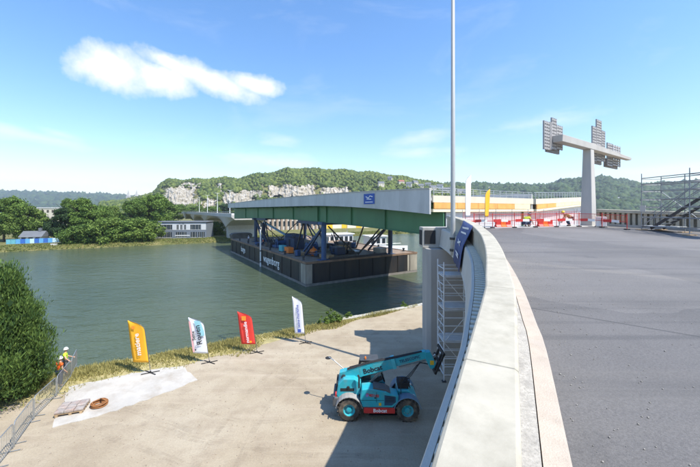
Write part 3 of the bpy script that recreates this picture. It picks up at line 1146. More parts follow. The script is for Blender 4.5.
MB().box(BW - 2.6, BW - .02, -.06, 0, 0.45, BH - .3).build('worn_lit_corner', pm('worn_lit_plate', (0.3, 0.27, 0.22), .8, var=.3, scale=.8, stretch=(1, 1, .3)), barge)  # paler plate paints the sunlit right end of the dark near face
MB().box(-.06, 0, .05, 2.3, 0.45, BH - .3).build('worn_lit_corner', MATS['worn_lit_plate'], barge)  # worn plating of the near corner, both faces
MB().box(.02, 1.1, -.06, 0, 0.45, BH - .3).build('worn_lit_corner', MATS['worn_lit_plate'], barge)
# name on the side, facing -x: letters run towards the near end
for txt, y, size, z in (('wagenborg', 16.8, 2.2, 2.05), ('barge', 38.5, 1.9, 2.2)):
    M = face_matrix((-.115, y, z), (0, -1, 0), (0, 0, 1))
    lettering(txt, size, letter_white, barge, M, bold=0.03)
for y in np.arange(3, BL, 8.6):
    for x in (0.9, BW - .9):
        bo = MB().lathe([(.28, BH), (.2, BH + .1), (.18, BH + .5), (.3, BH + .55), (.3, BH + .68), (.05, BH + .7)], 10, Matrix.Translation((x, y, 0))).build('bollard', dark_steel, barge)
tag(barge, 'long black flat barge with white lettering carrying the green bridge girder', 'barge')


def blocal(x, y, z):
    c, s_ = math.cos(BR), math.sin(BR)
    return Vector((BO.x + x * c - y * s_, BO.y + x * s_ + y * c, WATER + z))


ZG = -WATER           # barge-frame height of world z = 0


def web_bottom(L):
    return 8.6 - 0.85 * ((L - 18) / 44.0) ** 2


def fascia_bottom(L):
    return 11.2 - (1.12 * ((4 - L) / 29.5) ** 2 if L < 4 else 0)


def fascia_top(L):
    return 12.95 - .42 * (((L - 4) / 32.0) ** 2 if L < 4 else 1.05 * ((L - 4) / 60.0) ** 2)


# support towers under the girder
for name, y, x, far, mat_, lab in (('support_column', 1.0, 3.8, 0, blue_steel, 'blue steel column on the near left corner of the barge'),
                                   ('support_column', 1.0, 18.4, 0, navy_steel, 'dark steel column on the near right side of the barge'),
                                   ('support_column', 40.5, 3.8, 1, navy_steel, 'dark blue column on the far left side of the barge'),
                                   ('support_column', 40.5, 18.4, 1, navy_steel, 'slim dark column on the far right side of the barge')):
    o = empty(name, blocal(x, y, BH), BR)
    top = web_bottom(y) + ZG - BH
    MB().tube([(0, 0, .1), (0, 0, top - .5)], .44, 14).build('shaft', mat_, o, smooth=False)
    MB().box(-.9, .9, -.9, .9, 0.002, .12).build('base_plate', mat_, o)
    MB().box(-.8, .8, -.8, .8, top - .5, top - .02).build('head', mat_, o)
    sg = -1 if far else 1
    for k, (q, w) in enumerate(((7.0, .3), (9.6, .26))):
        MB().bar((0, sg * .4, top - .9), (0.25 * (1 if k else -1), sg * q, .12), w).build('brace', mat_ if k else navy_steel, o)
    MB().bar((0.0, sg * .5, 1.2), (0, sg * 7.0, .2), .18).build('brace', navy_steel, o)
    tag(o, lab, 'column', 'girder support columns on the barge')
# cross frames tying the columns together
for y, lab in ((1.0, 'dark cross frame joining the two near columns of the barge'), (40.5, 'dark cross frame joining the two far columns of the barge')):
    o = empty('cross_frame', blocal(3.8, y, BH), BR)
    top = web_bottom(y) + ZG - BH
    MB().bar((.95, 0, top - .3), (13.65, 0, top - .3), .35, .45).build('head_beam', navy_steel, o)
    MB().bar((.95, 0, .2), (13.65, 0, .2), .3, .36).build('foot_beam', dark_steel, o)
    for a, b in (((1.0, top - .8), (6.8, .45)), ((13.0, top - .8), (7.2, .45))):
        MB().bar((a[0], .25, a[1]), (b[0], .25, b[1]), .2).build('diagonal', dark_steel, o)
    tag(o, lab, 'frame')
for x, lab in ((3.8, 'long dark beam along the left columns just under the girder'), (18.4, 'long dark beam along the right columns just under the girder')):
    o = empty('bearing_beam', blocal(x, 2.95, 0), BR)
    for a, b in ((0, 8.5), (28.5, 36.0)):
        MB().ring([[(-.3, L, web_bottom(L + 2.95) + ZG - .62), (.3, L, web_bottom(L + 2.95) + ZG - .62), (.3, L, web_bottom(L + 2.95) + ZG - .08), (-.3, L, web_bottom(L + 2.95) + ZG - .08)] for L in np.linspace(a, b, 6)]).build('beam', navy_steel, o)
        q = a + (6.6 if a == 0 else 1.2)
        MB().bar((0, q, web_bottom(q + 3) + ZG - .62), (0, q + (3.5 if a == 0 else -3.5), BH + .05), .24).build('raker', dark_steel, o)
    tag(o, lab, 'beam')
# light blue sloping strut between the far columns
o = empty('steel_strut', blocal(5.5, 39, BH), BR)
MB().bar((0, 0, 5.4), (6, -9, .4), .45).build('beam', light_blue_steel, o)
MB().box(-.4, .4, -.4, .4, 0, 5.2).build('post', navy_steel, o)
MB().box(5.6, 6.6, -9.6, -8.6, 0, .5).build('foot', navy_steel, o)
tag(o, 'pale blue sloping strut near the far end of the barge', 'strut')

# girder
girder = empty('bridge_girder', BO, BR)
GL0, GL1 = -25.5, 64.4
XW0, XW1 = 3.7, 18.5
XF0, XF1 = 1.7, 20.5
Ls = np.linspace(GL0, GL1, 40)
for nm, x0, x1 in (('web', XW0, XW0 + .12), ('web', XW1 - .12, XW1)):
    MB().ring([[(x0, L, web_bottom(L) + ZG), (x1, L, web_bottom(L) + ZG), (x1, L, 11.35 + ZG), (x0, L, 11.35 + ZG)] for L in Ls]).build(nm, green_steel, girder)
MB().ring([[(XW0 - .25, L, web_bottom(L) + ZG - .06), (XW1 + .25, L, web_bottom(L) + ZG - .06), (XW1 + .25, L, web_bottom(L) + ZG), (XW0 - .25, L, web_bottom(L) + ZG)] for L in Ls]).build('bottom_flange', green_steel, girder)
MB().ring([[(XW0 - .2, L, 11.36 + ZG), (XF0 + .2, L, 11.45 + ZG), (XF0 + .2, L, 11.75 + ZG), (11.1, L, 11.9 + ZG), (XF1 - .2, L, 11.75 + ZG), (XF1 - .2, L, 11.45 + ZG), (XW1 + .2, L, 11.36 + ZG)] for L in Ls]).build('deck_slab', concrete, girder)
npan = 20
for x0, x1 in ((XF0, XF0 + .2), (XF1 - .2, XF1)):
    for k in range(npan):
        a, b = GL0 + (GL1 - GL0) * k / npan + .012, GL0 + (GL1 - GL0) * (k + 1) / npan - .012
        MB().ring([[(x0, L, fascia_bottom(L) + ZG), (x1, L, fascia_bottom(L) + ZG), (x1, L, fascia_top(L) + ZG), (x0, L, fascia_top(L) + ZG)] for L in np.linspace(a, b, 4)]).build('fascia_panel', fascia_grey, girder)
MB().ring([[(XF0 - .06, L, fascia_top(L) + .01 + ZG), (XF0 + .3, L, fascia_top(L) + .01 + ZG), (XF0 + .3, L, fascia_top(L) + .12 + ZG), (XF0 - .06, L, fascia_top(L) + .12 + ZG)] for L in Ls]).build('top_rail', pale_concrete, girder)
end_white = pm('end_plate_white', (.62, .63, .66), .7, var=.06, scale=.3)
MB().box(XW0 + .7, XF1 - .3, GL0 + .25, GL0 + .4, 7.9 + ZG, 11.3 + ZG).build('end_diaphragm', end_white, girder)
orange_wood = pm('orange_formwork', (.72, .36, .1), .75, var=.15, scale=1.2)
for k in range(5):
    x = XF0 + .5 + k * 3.5
    MB().box(x, x + 3.46, GL0 - .16, GL0 + .0, 10.62 + ZG, 11.25 + ZG).build('formwork_panel', orange_wood if k < 4 else pm('cream_band', (.74, .62, .4), .75, var=.08, scale=1.2), girder)
MB().box(XF0 + .4, XF1, GL0 - .12, GL0 + .2, 10.3 + ZG, 10.6 + ZG).build('lower_band', pm('cream_paint', (.76, .68, .48), .75, var=.05, scale=.5), girder)
MB().box(XF0 + .4, XF1, GL0 - .1, GL0 + .3, 11.27 + ZG, 11.97 + ZG).build('end_beam', cream_wall, girder)
for k in range(15):
    MB().box(XF0 + .6 + k * 1.24, XF0 + .66 + k * 1.24, GL0 + .02, GL0 + .08, 11.97 + ZG, 12.75 + ZG).build('rail_post', steel, girder)
for h in (12.3, 12.5, 12.75):
    MB().tube([(XF0 + .5, GL0 + .05, h + ZG), (XF1, GL0 + .05, h + ZG)], .03, 6).build('rail', steel, girder)
MB().box(XW0 + .12, XW1 - .12, GL1 - .5, GL1 - .4, web_bottom(GL1) + ZG + .05, 11.3 + ZG).build('end_diaphragm', dark_steel, girder)
for L in (-16, -8, -.3, 2.7, 14, 26, 38, 50):
    wd = .2 if L not in (2.7,) else .3
    MB().box(XW0 - wd, XW0 - .002, L - .05, L + .05, web_bottom(L) + ZG + .02, 11.3 + ZG).build('stiffener', green_steel, girder)
for L in np.arange(GL0 + 1, GL1, 3.0):
    MB().prism([(XF0 + .25, 11.44 + ZG), (XW0 - .02, 11.35 + ZG), (XW0 - .02, 10.95 + ZG), (XF0 + .25, 11.3 + ZG)], 1, L - .05, L + .05).build('bracket', green_steel, girder)
tag(girder, 'long green steel bridge span with grey parapet raised on the barge', 'bridge girder')
# blue banner on the girder
o = empty('blue_banner', blocal(XF0 - .03, -15.2, 0), BR)
MB().box(-.02, .0, -1.15, 1.15, 11.0 + ZG + .25, 12.55 + ZG).build('cloth', banner_blue, o)
M = face_matrix((-.03, 0, 12.1 + ZG), (0, -1, 0), (0, 0, 1))
mk = MB()
for a, b in (((-.7, .1), (-.1, -.1)), ((-.1, -.1), (.2, .18)), ((.2, .18), (.8, .05)), ((-.5, -.2), (.5, -.25))):
    mk.bar(M @ Vector((*a, 0)), M @ Vector((*b, 0)), .012, .1)
mk.build('emblem', letter_white, o)
MB().bar(M @ Vector((-.8, -.6, 0)), M @ Vector((.8, -.6, 0)), .012, .09).build('stripe', letter_white, o)
tag(o, 'bright blue banner with white mark on the grey girder parapet', 'banner')
# red barrier lying on the girder deck
o = empty('red_barrier', blocal(XF0 + 1.2, 2.0, 11.8 + ZG), BR)
MB().prism([(-.25, 0), (.25, 0), (.1, .45), (.1, 1.4), (-.1, 1.4), (-.1, .45)], 1, -1.6, 0.2).build('body', red_paint, o)
MB().prism([(-.25, 0), (.25, 0), (.1, .45), (.1, 1.15), (-.1, 1.15), (-.1, .45)], 1, .25, 2.2).build('body', white_paint, o)
tag(o, 'red and white plastic barrier on top of the girder', 'barrier')

# things standing on the barge deck
def deck_box(name, x, y, sx, sy, sz, m, label, cat, extra=None, rz=0.0, group=None):
    o = empty(name, blocal(x, y, BH), BR + rz)
    MB().box(-sx / 2, sx / 2, -sy / 2, sy / 2, .12, sz).build('body', m, o, bevel=.03)
    for k in (-1, 1):
        MB().box(-sx / 2, sx / 2, k * sy * .35 - .08, k * sy * .35 + .08, 0, .119).build('skid', dark_steel, o)
    for k in range(max(2, int(sy / .7))):
        yy = -sy / 2 + sy * (k + .5) / max(2, int(sy / .7))
        MB().box(-sx / 2 - .03, -sx / 2 - .001, yy - .04, yy + .04, .2, sz - .1).build('side_rib', m, o)
    if extra:
        extra(o, sx, sy, sz)
    return tag(o, label, cat, group)


def stack_pipe(o, sx, sy, sz):
    MB().tube([(0.2, 0.3, sz), (.2, .3, sz + .6)], .07, 8).build('exhaust', dark_steel, o)
    MB().box(-sx / 2 - .05, -sx / 2 - .031, -.3, .4, .5, sz - .3).build('grille', black, o)


deck_box('generator', 6.5, 20, 2.4, 5.0, 2.4, navy_steel, 'dark blue generator box in the middle of the barge', 'generator', stack_pipe)
deck_box('site_container', 10.5, 30, 2.5, 6.0, 2.5, blue_steel, 'blue container at the far side of the barge deck', 'container')
deck_box('tool_box', 3.0, 25.5, 1.4, 2.6, 1.1, dark_steel, 'low black tool box near the left rail of the barge', 'box')
deck_box('tool_box', 2.2, 16.2, 1.0, 1.8, 1.3, pm('teal_box', (0.1, 0.4, 0.45), .6), 'pale teal box by the left rail of the barge', 'box')
deck_box('tool_box', 2.3, 13.0, 1.1, 2.2, 1.2, orange_paint, 'orange box by the left rail above the barge lettering', 'box')
deck_box('pump_unit', 13.0, 10, 2.0, 3.6, 1.9, grey_plastic, 'grey pump unit behind the near right column', 'pump', stack_pipe)
deck_box('pump_unit', 9.5, 6, 1.8, 2.6, 1.5, navy_steel, 'dark blue pump unit between the two near columns', 'pump', stack_pipe)
deck_box('ballast_block', 17.5, 3.2, 1.5, 2.4, 1.1, concrete, 'grey ballast block at the right rail of the barge', 'block')
deck_box('ballast_block', 5.5, 9.5, 1.6, 2.6, .8, rust_m, 'rusty low block right of the near left column', 'block')
deck_box('winch_house', 12.8, 20, 2.8, 3.0, 2.3, pm('steel_white', (.6, .62, .64), .5), 'pale cabin in the shade on the barge deck', 'cabin')
# small gear strewn over the deck
rnd = random.Random(19)
for i in range(34):
    x, y = rnd.uniform(1.6, 19.5), rnd.uniform(3.5, 50)
    if abs(y - 2) < 1.5 or abs(y - 37) < 1.5:
        continue
    sx, sy, sz = rnd.uniform(.5, 1.6), rnd.uniform(.6, 2.4), rnd.uniform(.4, 1.7)
    m_ = rnd.choice((dark_steel, dark_steel, navy_steel, grey_plastic, rust_m, wood, steel, blue_steel))
    deck_box('gear_crate', x, y, sx, sy, sz, m_, 'small crate of gear on the crowded barge deck under the girder', 'crate', None, rnd.uniform(-.6, .6), 'gear crates on the barge deck')
for i in range(9):
    x, y = rnd.uniform(3, 18), rnd.uniform(6, 33)
    a = rnd.uniform(0, 3.1)
    o = empty('deck_prop', blocal(x, y, BH), BR + a)
    h = rnd.uniform(2.2, 4.6)
    MB().bar((0, 0, .02), (0, rnd.uniform(1.2, 3), h), .16).build('leg', dark_steel, o)
    MB().bar((.9, 0, .02), (.9, rnd.uniform(1.2, 3), h * .9), .13).build('leg', navy_steel, o)
    MB().bar((-.3, -.1, .08), (1.2, -.1, .08), .2, .12).build('sole_plate', dark_steel, o)
    tag(o, 'dark sloping steel prop standing on the barge deck', 'prop', 'loose props on the barge deck')
# winches
for x, y, lab in ((4.6, 23.5, 'dark blue rope winch left of the barge generator'), (7.0, 12.5, 'dark blue rope winch close to the near columns')):
    o = empty('winch', blocal(x, y, BH), BR)
    MB().lathe([(.95, -1.1), (.95, -1.0), (.5, -.98), (.5, .98), (.95, 1.0), (.95, 1.1)], 16, Matrix.Translation((0, 0, 1.1)) @ Matrix.Rotation(R(90), 4, 'Y')).build('drum', blue_steel, o)
    for k in (-1, 1):
        MB().prism([(-.9, 0), (.9, 0), (.25, 1.4), (-.25, 1.4)], 0, k * 1.3 - .06, k * 1.3 + .06).build('stand', navy_steel, o)
    MB().box(-1.5, 1.5, -1, 1, 0.002, .12).build('base', navy_steel, o)
    tag(o, lab, 'winch')
# orange buoy
o = empty('orange_buoy', blocal(4.6, 6.6, BH + .75), BR)
MB().lathe([(.02, -.75), (.45, -.6), (.72, -.25), (.78, .05), (.66, .42), (.35, .7), (.15, .78), (.12, 1.0), (.02, 1.0)], 18).build('float', orange_paint, o, smooth=True)
MB().lathe([(.8, -.06), (.84, -.04), (.84, .12), (.8, .14)], 18).build('band', dark_steel, o)
tag(o, 'round orange buoy on the barge beside the near left column', 'buoy')
# white gauge pole on the side
o = empty('gauge_pole', blocal(-.32, 23.0, -1.0), BR)
MB().tube([(0, 0, 0), (0, 0, 9.2)], .16, 8).build('pole', white_paint, o)
for z in (2.0, 4.4):
    MB().box(-.2, .22, -.22, .22, z, z + .2).build('clamp', dark_steel, o)
tag(o, 'thin white upright pole on the left side of the barge', 'pole')
# coils and timber along the left rail
for i, (x, y, m_, lab) in enumerate(((3.2, 9.6, wood, 'stack of pale timber on the barge near its corner'), (5.6, 3.4, wood, 'small timber stack at the near end of the barge'))):
    o = empty('timber_stack', blocal(x, y, BH), BR + .2 * i)
    for q in range(3):
        for t in range(4):
            MB().box(-.55 + t * .29, -.55 + t * .29 + .26, -1.4, 1.4, .02 + q * .2, .2 + q * .2).build('beam', m_, o)
    tag(o, lab, 'timber')


# ---- work boats moored behind the barge
def workboat(px, d, rz, L, label, stripe, cabin):
    o = empty('work_boat', at(px, d, WATER), rz)
    hw = 2.0
    rows = []
    for t in np.linspace(0, 1, 9):
        w = hw * (1 - max(0, t - .62) ** 2 / .15 * .95)
        x = -L / 2 + L * t
        sh = .35 * max(0, t - .5)
        rows.append([(x, -w, 1.3 + sh), (x, -w * .85, -.3), (x, 0, -.6), (x, w * .85, -.3), (x, w, 1.3 + sh)])
    MB().ring(rows).build('hull', white_paint, o)
    MB().box(-L * .46, L * .3, -hw - .03, -hw * .8, .55, .85).build('stripe', stripe, o)
    x0, x1, h = cabin
    cb = MB().box(x0, x1, -1.6, 1.6, 1.2, 1.2 + h).build('cabin', white_wall, o, bevel=.08)
    MB().box(x0 - .25, x1 + .25, -1.8, 1.8, 1.2 + h, 1.35 + h).build('cabin_roof', white_paint, cb)
    k = int((x1 - x0) / 1.0)
    for i in range(k):
        x = x0 + (x1 - x0) * (i + .5) / k
        MB().box(x - .33, x + .33, -1.63, -1.59, 1.3 + h * .42, 1.3 + h * .82).build('window', window_glass, cb)
    for x in (-L * .4, L * .3):
        MB().tube([(x, -1.7, 1.3), (x, -1.7, 2.2)], .03, 6).build('stanchion', steel, o)
    MB().tube([(-L * .4, -1.7, 2.2), (L * .3, -1.7, 2.2)], .025, 6).build('rail', steel, o)
    MB().tube([(x1 - .5, 0, 1.3 + h), (x1 - .6, 0, 3.4 + h)], .05, 6).build('mast', steel, o)
    o.scale = (1.45, 1.45, 1.45)
    return tag(o, label, 'boat', 'white boats behind the barge')


workboat(338, 96, R(28), 11, 'white boat with a row of cabin windows behind the barge', navy_steel, (-3.6, 2.6, 2.6))
workboat(380, 93, R(20), 12, 'white boat with blue stripe and cabin right of the other white boat', blue_steel, (-2.8, 0.6, 2.4))

# ================================================================== the standing far end of the bridge
fb0 = Vector((-50.5, 134, 0))
o = empty('far_bridge', fb0, BR)
ZT = 8.75
LL = np.concatenate([np.linspace(-16, 16, 23), np.linspace(20, 190, 12)])


def under(L):
    t = abs(L) if L < 16 else abs(((L - 0) + 24) % 48 - 24)
    return ZT - 1.9 - 3.4 * max(0.0, 1 - t / 15.0) ** 1.7


MB().ring([[(0, L, under(L)), (13, L, under(L)), (14.2, L, ZT - 1.0), (14.2, L, ZT - .1), (-1.2, L, ZT - .1), (-1.2, L, ZT - 1.0)] for L in LL]).build('deck', pale_concrete, o)
MB().ring([[(-1.35, L, ZT - .9), (-1.15, L, ZT - .9), (-1.15, L, ZT + .5), (-1.35, L, ZT + .5)] for L in (-16, 190)]).build('parapet', pale_concrete, o)
pp = MB().box(-.02, .02, -.02, .02, 0, .6).mesh('post', steel)
for L in np.arange(-15, 120, 3.0):
    piece('post', pp, o, (-1.25, L, ZT + .5))
MB().tube([(-1.25, -16, ZT + 1.1), (-1.25, 190, ZT + 1.1)], .05, 6).build('rail', steel, o)
for L in (0, 48, 96):
    p_ = MB().ring([[(x0, L - w, z), (x1, L - w, z), (x1, L + w, z), (x0, L + w, z)] for z, x0, x1, w in ((-3, .6, 12.4, 1.4), (2.5, .6, 12.4, 1.3), (5.2, .2, 12.8, 2.6))]).build('pier', pale_concrete, o)
tag(o, 'standing concrete end of the bridge with flared pier beyond the river', 'bridge')
for i, (L, lab) in enumerate(((22, 'slim lamp post on the far bridge nearest the green girder'), (52, 'second slim lamp post on the far bridge from the girder'), (84, 'third slim lamp post on the far bridge from the girder'), (118, 'last slim lamp post at the left end of the far bridge'))):
    q = o.matrix_basis @ Vector((6.5, L, ZT))
    l_ = empty('lamp_post', q, BR)
    MB().tube([(0, 0, -.2), (0, 0, 11)], .16, 8, .08).build('pole', white_paint, l_)
    for k in (-1, 1):
        MB().tube([(0, 0, 10.9), (k * 1.6, 0, 11.3)], .06, 6).build('arm', white_paint, l_)
        MB().box(k * 1.6 - .45, k * 1.6 + .45, -.16, .16, 11.2, 11.36).build('lamp_head', grey_plastic, l_)
    tag(l_, lab, 'lamp post', 'lamp posts on the far bridge')
# dark arched dolphin in the water between the far pier and the barge
o = empty('mooring_pier', at(241, 112, WATER), BR)
MB().ring([[(x, -1.5, z0), (x, 1.5, z0), (x, 1.5, z1), (x, -1.5, z1)] for x, z0, z1 in ((-3.4, 3.7, 4.3), (-2.8, 2.4, 4.7), (-1.4, 1.6, 4.8), (0, 1.3, 4.8), (1.4, 1.6, 4.8), (2.8, 2.4, 4.7), (3.4, 3.7, 4.3))]).build('head', pm('old_concrete', (.11, .1, .09), .85, var=.3, scale=.6), o)
for k in (-2.6, 0, 2.6):
    MB().tube([(k * 1.1, 0, -1.5), (k, 0, 3.2)], .5, 9).build('pile', MATS['old_concrete'], o)
tag(o, 'dark curved pier head standing in the water behind the barge stern', 'pier')
# ================================================================== the bridge deck under the camera
def zd(y):
    return 8.3 + 0.04 * y


def spline(pts, step=0.12):
    P = np.array(pts, float)
    out = []
    for i in range(len(P) - 1):
        p0, p1, p2, p3 = P[max(i - 1, 0)], P[i], P[i + 1], P[min(i + 2, len(P) - 1)]
        n = max(2, int(np.linalg.norm(p2 - p1) / step))
        for t in np.linspace(0, 1, n, endpoint=False):
            out.append(0.5 * (2 * p1 + (p2 - p0) * t + (2 * p0 - 5 * p1 + 4 * p2 - p3) * t ** 2 + (3 * p1 - p0 - 3 * p2 + p3) * t ** 3))
    out.append(P[-1])
    return np.array(out)


class Path:
    def __init__(self, pts, side):
        self.p = spline(pts)
        d = np.linalg.norm(np.diff(self.p, axis=0), axis=1)
        self.s = np.concatenate([[0], np.cumsum(d)])
        self.len, self.side = self.s[-1], side

    def fr(self, s):
        x, y = np.interp(s, self.s, self.p[:, 0]), np.interp(s, self.s, self.p[:, 1])
        a, b = max(0, s - .2), min(self.len, s + .2)
        t = np.array([np.interp(b, self.s, self.p[:, 0]) - np.interp(a, self.s, self.p[:, 0]), np.interp(b, self.s, self.p[:, 1]) - np.interp(a, self.s, self.p[:, 1])])
        t /= np.linalg.norm(t)
        n = np.array([-t[1], t[0]]) * self.side
        return np.array([x, y]), t, n

    def pt(self, s, o, h):
        p, t, n = self.fr(s)
        q = p + n * o
        return (q[0], q[1], zd(q[1]) + h)

    def at_y(self, y):
        return float(np.interp(y, self.p[:, 1], self.s)) if self.p[-1, 1] > self.p[0, 1] else float(np.interp(-y, -self.p[:, 1], self.s))

    def sweep(self, sec, s0, s1, step=0.5):
        n = max(2, int((s1 - s0) / step) + 1)
        return MB().ring([[self.pt(s, o, h) for o, h in sec] for s in np.linspace(s0, s1, n)])


LP = Path([(-22.1, -45), (-9.8, -20), (.05, 0), (2.31, 4.58), (2.77, 5.63), (3.69, 7.84), (4.51, 10.0), (5.37, 12.5), (6.25, 15.6), (6.86, 18.2), (7.18, 20.2), (7.4, 22.2), (7.5, 24.2)], 1)
RP = Path([(19.3, 26.0), (22.2, 20.9), (30, 12.5), (46, -4)], 1)
END_R = (19.3, 26.0)
left_i = [LP.pt(s, -.37, 0)[:2] for s in np.linspace(0, LP.len, 70)]
left_o = [LP.pt(s, .5, 0)[:2] for s in np.linspace(0, LP.len, 70)]
right = [RP.pt(s, 0, 0)[:2] for s in np.linspace(0, RP.len, 14)] + [(46, -45)]
mb = MB()
poly = [(x, y, zd(y)) for x, y in left_i + right]
mb.add(poly, [tuple(range(len(poly)))])
struct(mb.build('road', asphalt))
mb = MB()
poly = left_o + right
k = len(poly)
mb.add([(x, y, zd(y) - .14) for x, y in poly] + [(x, y, zd(y) - 1.38) for x, y in poly], [tuple(range(k)), tuple(range(2 * k - 1, k - 1, -1))] + [(i, i + k, (i + 1) % k + k, (i + 1) % k) for i in range(k)])
struct(mb.build('bridge_deck', pier_concrete))
# pale concrete end strip and its dust
mb = MB()
a, b = Vector((7.9, 24.12, 0)), Vector((19.2, 25.9, 0))
n_ = Vector((b.y - a.y, -(b.x - a.x), 0)).normalized()
rows = []
rnd = random.Random(9)
for i in range(25):
    q = a.lerp(b, i / 24)
    w = 1.25 + .25 * mnoise.noise(Vector((i * .7, 3, 1)))
    e = q + n_ * w
    rows.append([(q.x, q.y, zd(q.y) + .005), (e.x, e.y, zd(e.y) + .005)])
mb.ring(rows, closed_sec=False)
struct(mb.build('deck_end_strip', pale_concrete))

# left parapet
S0, S1 = LP.at_y(-16), LP.len
lp = empty('curved_parapet', (0, 0, 0))
LP.sweep([(.40, -.5), (.48, -.52), (.48, -1.42), (.97, -1.42), (.93, -1.3), (.80, -.24), (.77, -.17), (.70, -.15), (.69, -.5)], 0, S1).build('cornice', pale_concrete, lp)
LP.sweep([(.02, -.3), (.02, .575), (.395, .575), (.405, -.495)], 0, S1).build('wall', cap_concrete, lp)
seg = 2.6
edges_ = np.arange(S0, S1, seg)
for i, s in enumerate(edges_):
    e = min(S1, s + seg)
    LP.sweep([(0, .58), (0, .79), (.03, .81), (.40, .81), (.43, .79), (.43, .58)], s + .006, e - .006, .35).build('cap_stone', cap_concrete, lp, bevel=.012)
LP.sweep([(-.16, -.1), (-.16, .08), (.015, .105), (.015, -.1)], S0, S1, .5).build('gutter_strip', grit_concrete, lp)
LP.sweep([(-.385, -.1), (-.385, .03), (-.36, .07), (-.17, .085), (-.17, -.1)], S0, S1, .5).build('kerb', kerb_concrete, lp)
fin = MB().box(-.07, .07, .41, .688, -.35, .02).mesh('dentil', pm('dentil_cream', (.62, .6, .52), .8, var=.06))
for s in np.arange(LP.at_y(-1.5), S1 - .1, .25):
    p, t, n = LP.fr(s)
    piece('dentil', fin, lp, (p[0], p[1], zd(p[1]) - .14), (0, 0, math.atan2(t[1], t[0])))
tag(lp, 'pale curved concrete parapet with wide cap along the left road edge', 'parapet')

# right parapet
rp = empty('straight_parapet', (0, 0, 0))
RP.sweep([(0, -.4), (0, .16), (.5, .16), (.5, -.4)], 0, RP.len, 1).build('plinth', concrete, rp)
for i, s in enumerate(np.arange(0, RP.len, 5.0)):
    RP.sweep([(-.06, 1.0), (-.06, 1.22), (.5, 1.22), (.5, 1.0)], s + .01, min(RP.len, s + 5) - .01, 1).build('cap_stone', cap_concrete, rp, bevel=.02)
fin = MB().box(-.085, .085, -.42, -.06, 0, .87).mesh('baluster', cap_concrete)
for s in np.arange(.2, 14, .33):
    p, t, n = RP.fr(s)
    piece('baluster', fin, rp, (p[0] + n[0] * .48, p[1] + n[1] * .48, zd(p[1]) + .15), (0, 0, math.atan2(t[1], t[0])))
RP.sweep([(.3, .16), (.3, 1.0), (.36, 1.0), (.36, .16)], 0, RP.len, 1).build('back_panel', pm('back_panel', (.34, .32, .27), .85), rp)
tag(rp, 'cream concrete parapet with upright ribs behind the scaffold stair', 'parapet')

# pier under the deck end
o = empty('bridge_pier', (5.5, 23.4, 0))
MB().prism([(.25, 0), (8.5, 0), (8.5, 1.7), (0, 1.7), (0, .3)], 2, -.3, 7.7).build('shaft', pier_concrete, o)
hd = MB().box(-.15, 8.6, .95, 2.1, 7.705, 9.22).build('head', concrete, o, bevel=.04)
MB().box(-.19, -.155, 1.1, 1.9, 7.9, 9.0).build('recess_shade_plate', black, hd)  # black plate on the face paints the shade inside the bearing recess
MB().box(0.0, .8, .905, .945, 8.0, 9.0).build('recess_shade_plate', black, hd)  # same painted recess shade, on the front
MB().box(.2, .9, 2.11, 2.6, 7.7, 8.2).build('bearing_shelf', dark_steel, hd)
tag(o, 'grey concrete pier carrying the end of the curved deck', 'pier')


# scaffold helpers
def tubes(o, segs, m, r=.026, name='tube'):
    for a, b in segs:
        MB().tube([a, b], r, 7).build(name, m, o)


tower_steel = pm('tower_steel', (.6, .62, .63), .5, var=.1)
o = empty('scaffold_tower', (5.75, 20.2, 0))
W_, D_, Ht = 1.7, 1.4, 7.3
for x in (0, W_):
    for y in (0, D_):
        MB().tube([(x, y, .06), (x, y, Ht)], .04, 7).build('standard', tower_steel, o)
        MB().box(x - .12, x + .12, y - .12, y + .12, 0, .05).build('base_plate', dark_steel, o)
for z in np.arange(.4, Ht, .5):
    tubes(o, [((0, 0, z), (W_, 0, z)), ((0, D_, z), (W_, D_, z)), ((0, 0, z), (0, D_, z)), ((W_, 0, z), (W_, D_, z))], tower_steel, .03, 'ledger')
for i, z in enumerate((.4, 2.4, 4.4)):
    tubes(o, [((0 if i % 2 else W_, 0, z), (W_ if i % 2 else 0, 0, z + 2)), ((0, D_ if i % 2 else 0, z), (0, 0 if i % 2 else D_, z + 2))], tower_steel, .024, 'diagonal')
for z in (2.42, 4.42, 6.42):
    for k in range(4):
        MB().box(.02, W_ - .02, .05 + k * .33, .05 + k * .33 + .3, z + .03, z + .075).build('plank', tower_steel, o)
tag(o, 'tall steel scaffold tower under the curved deck beside the pier', 'scaffold')

# tall lamp post on the outside of the parapet
o = empty('tall_lamp_post', (6.24, 20.0, 7.75))
MB().tube([(0, 0, 0), (0, 0, 1), (0, 0, 26)], [.15, .145, .075], 16).build('pole', pm('pole_grey', (.36, .37, .36), .5, var=.05), o, smooth=True)
for z in (.25, .95):
    MB().lathe([(.2, z), (.2, z + .14)], 14).build('clamp', dark_steel, o)
    MB().box(-.06, .52, -.08, .08, z + .02, z + .12).build('bracket', dark_steel, o)
MB().tube([(0, 0, 25.9), (1.2, .3, 26.5), (2.6, .6, 26.6)], .06, 8).build('arm', white_paint, o)
MB().box(2.3, 3.2, .45, .8, 26.5, 26.66).build('lamp_head', grey_plastic, o)
tag(o, 'tall slender white lamp post rising from the curved parapet', 'lamp post')

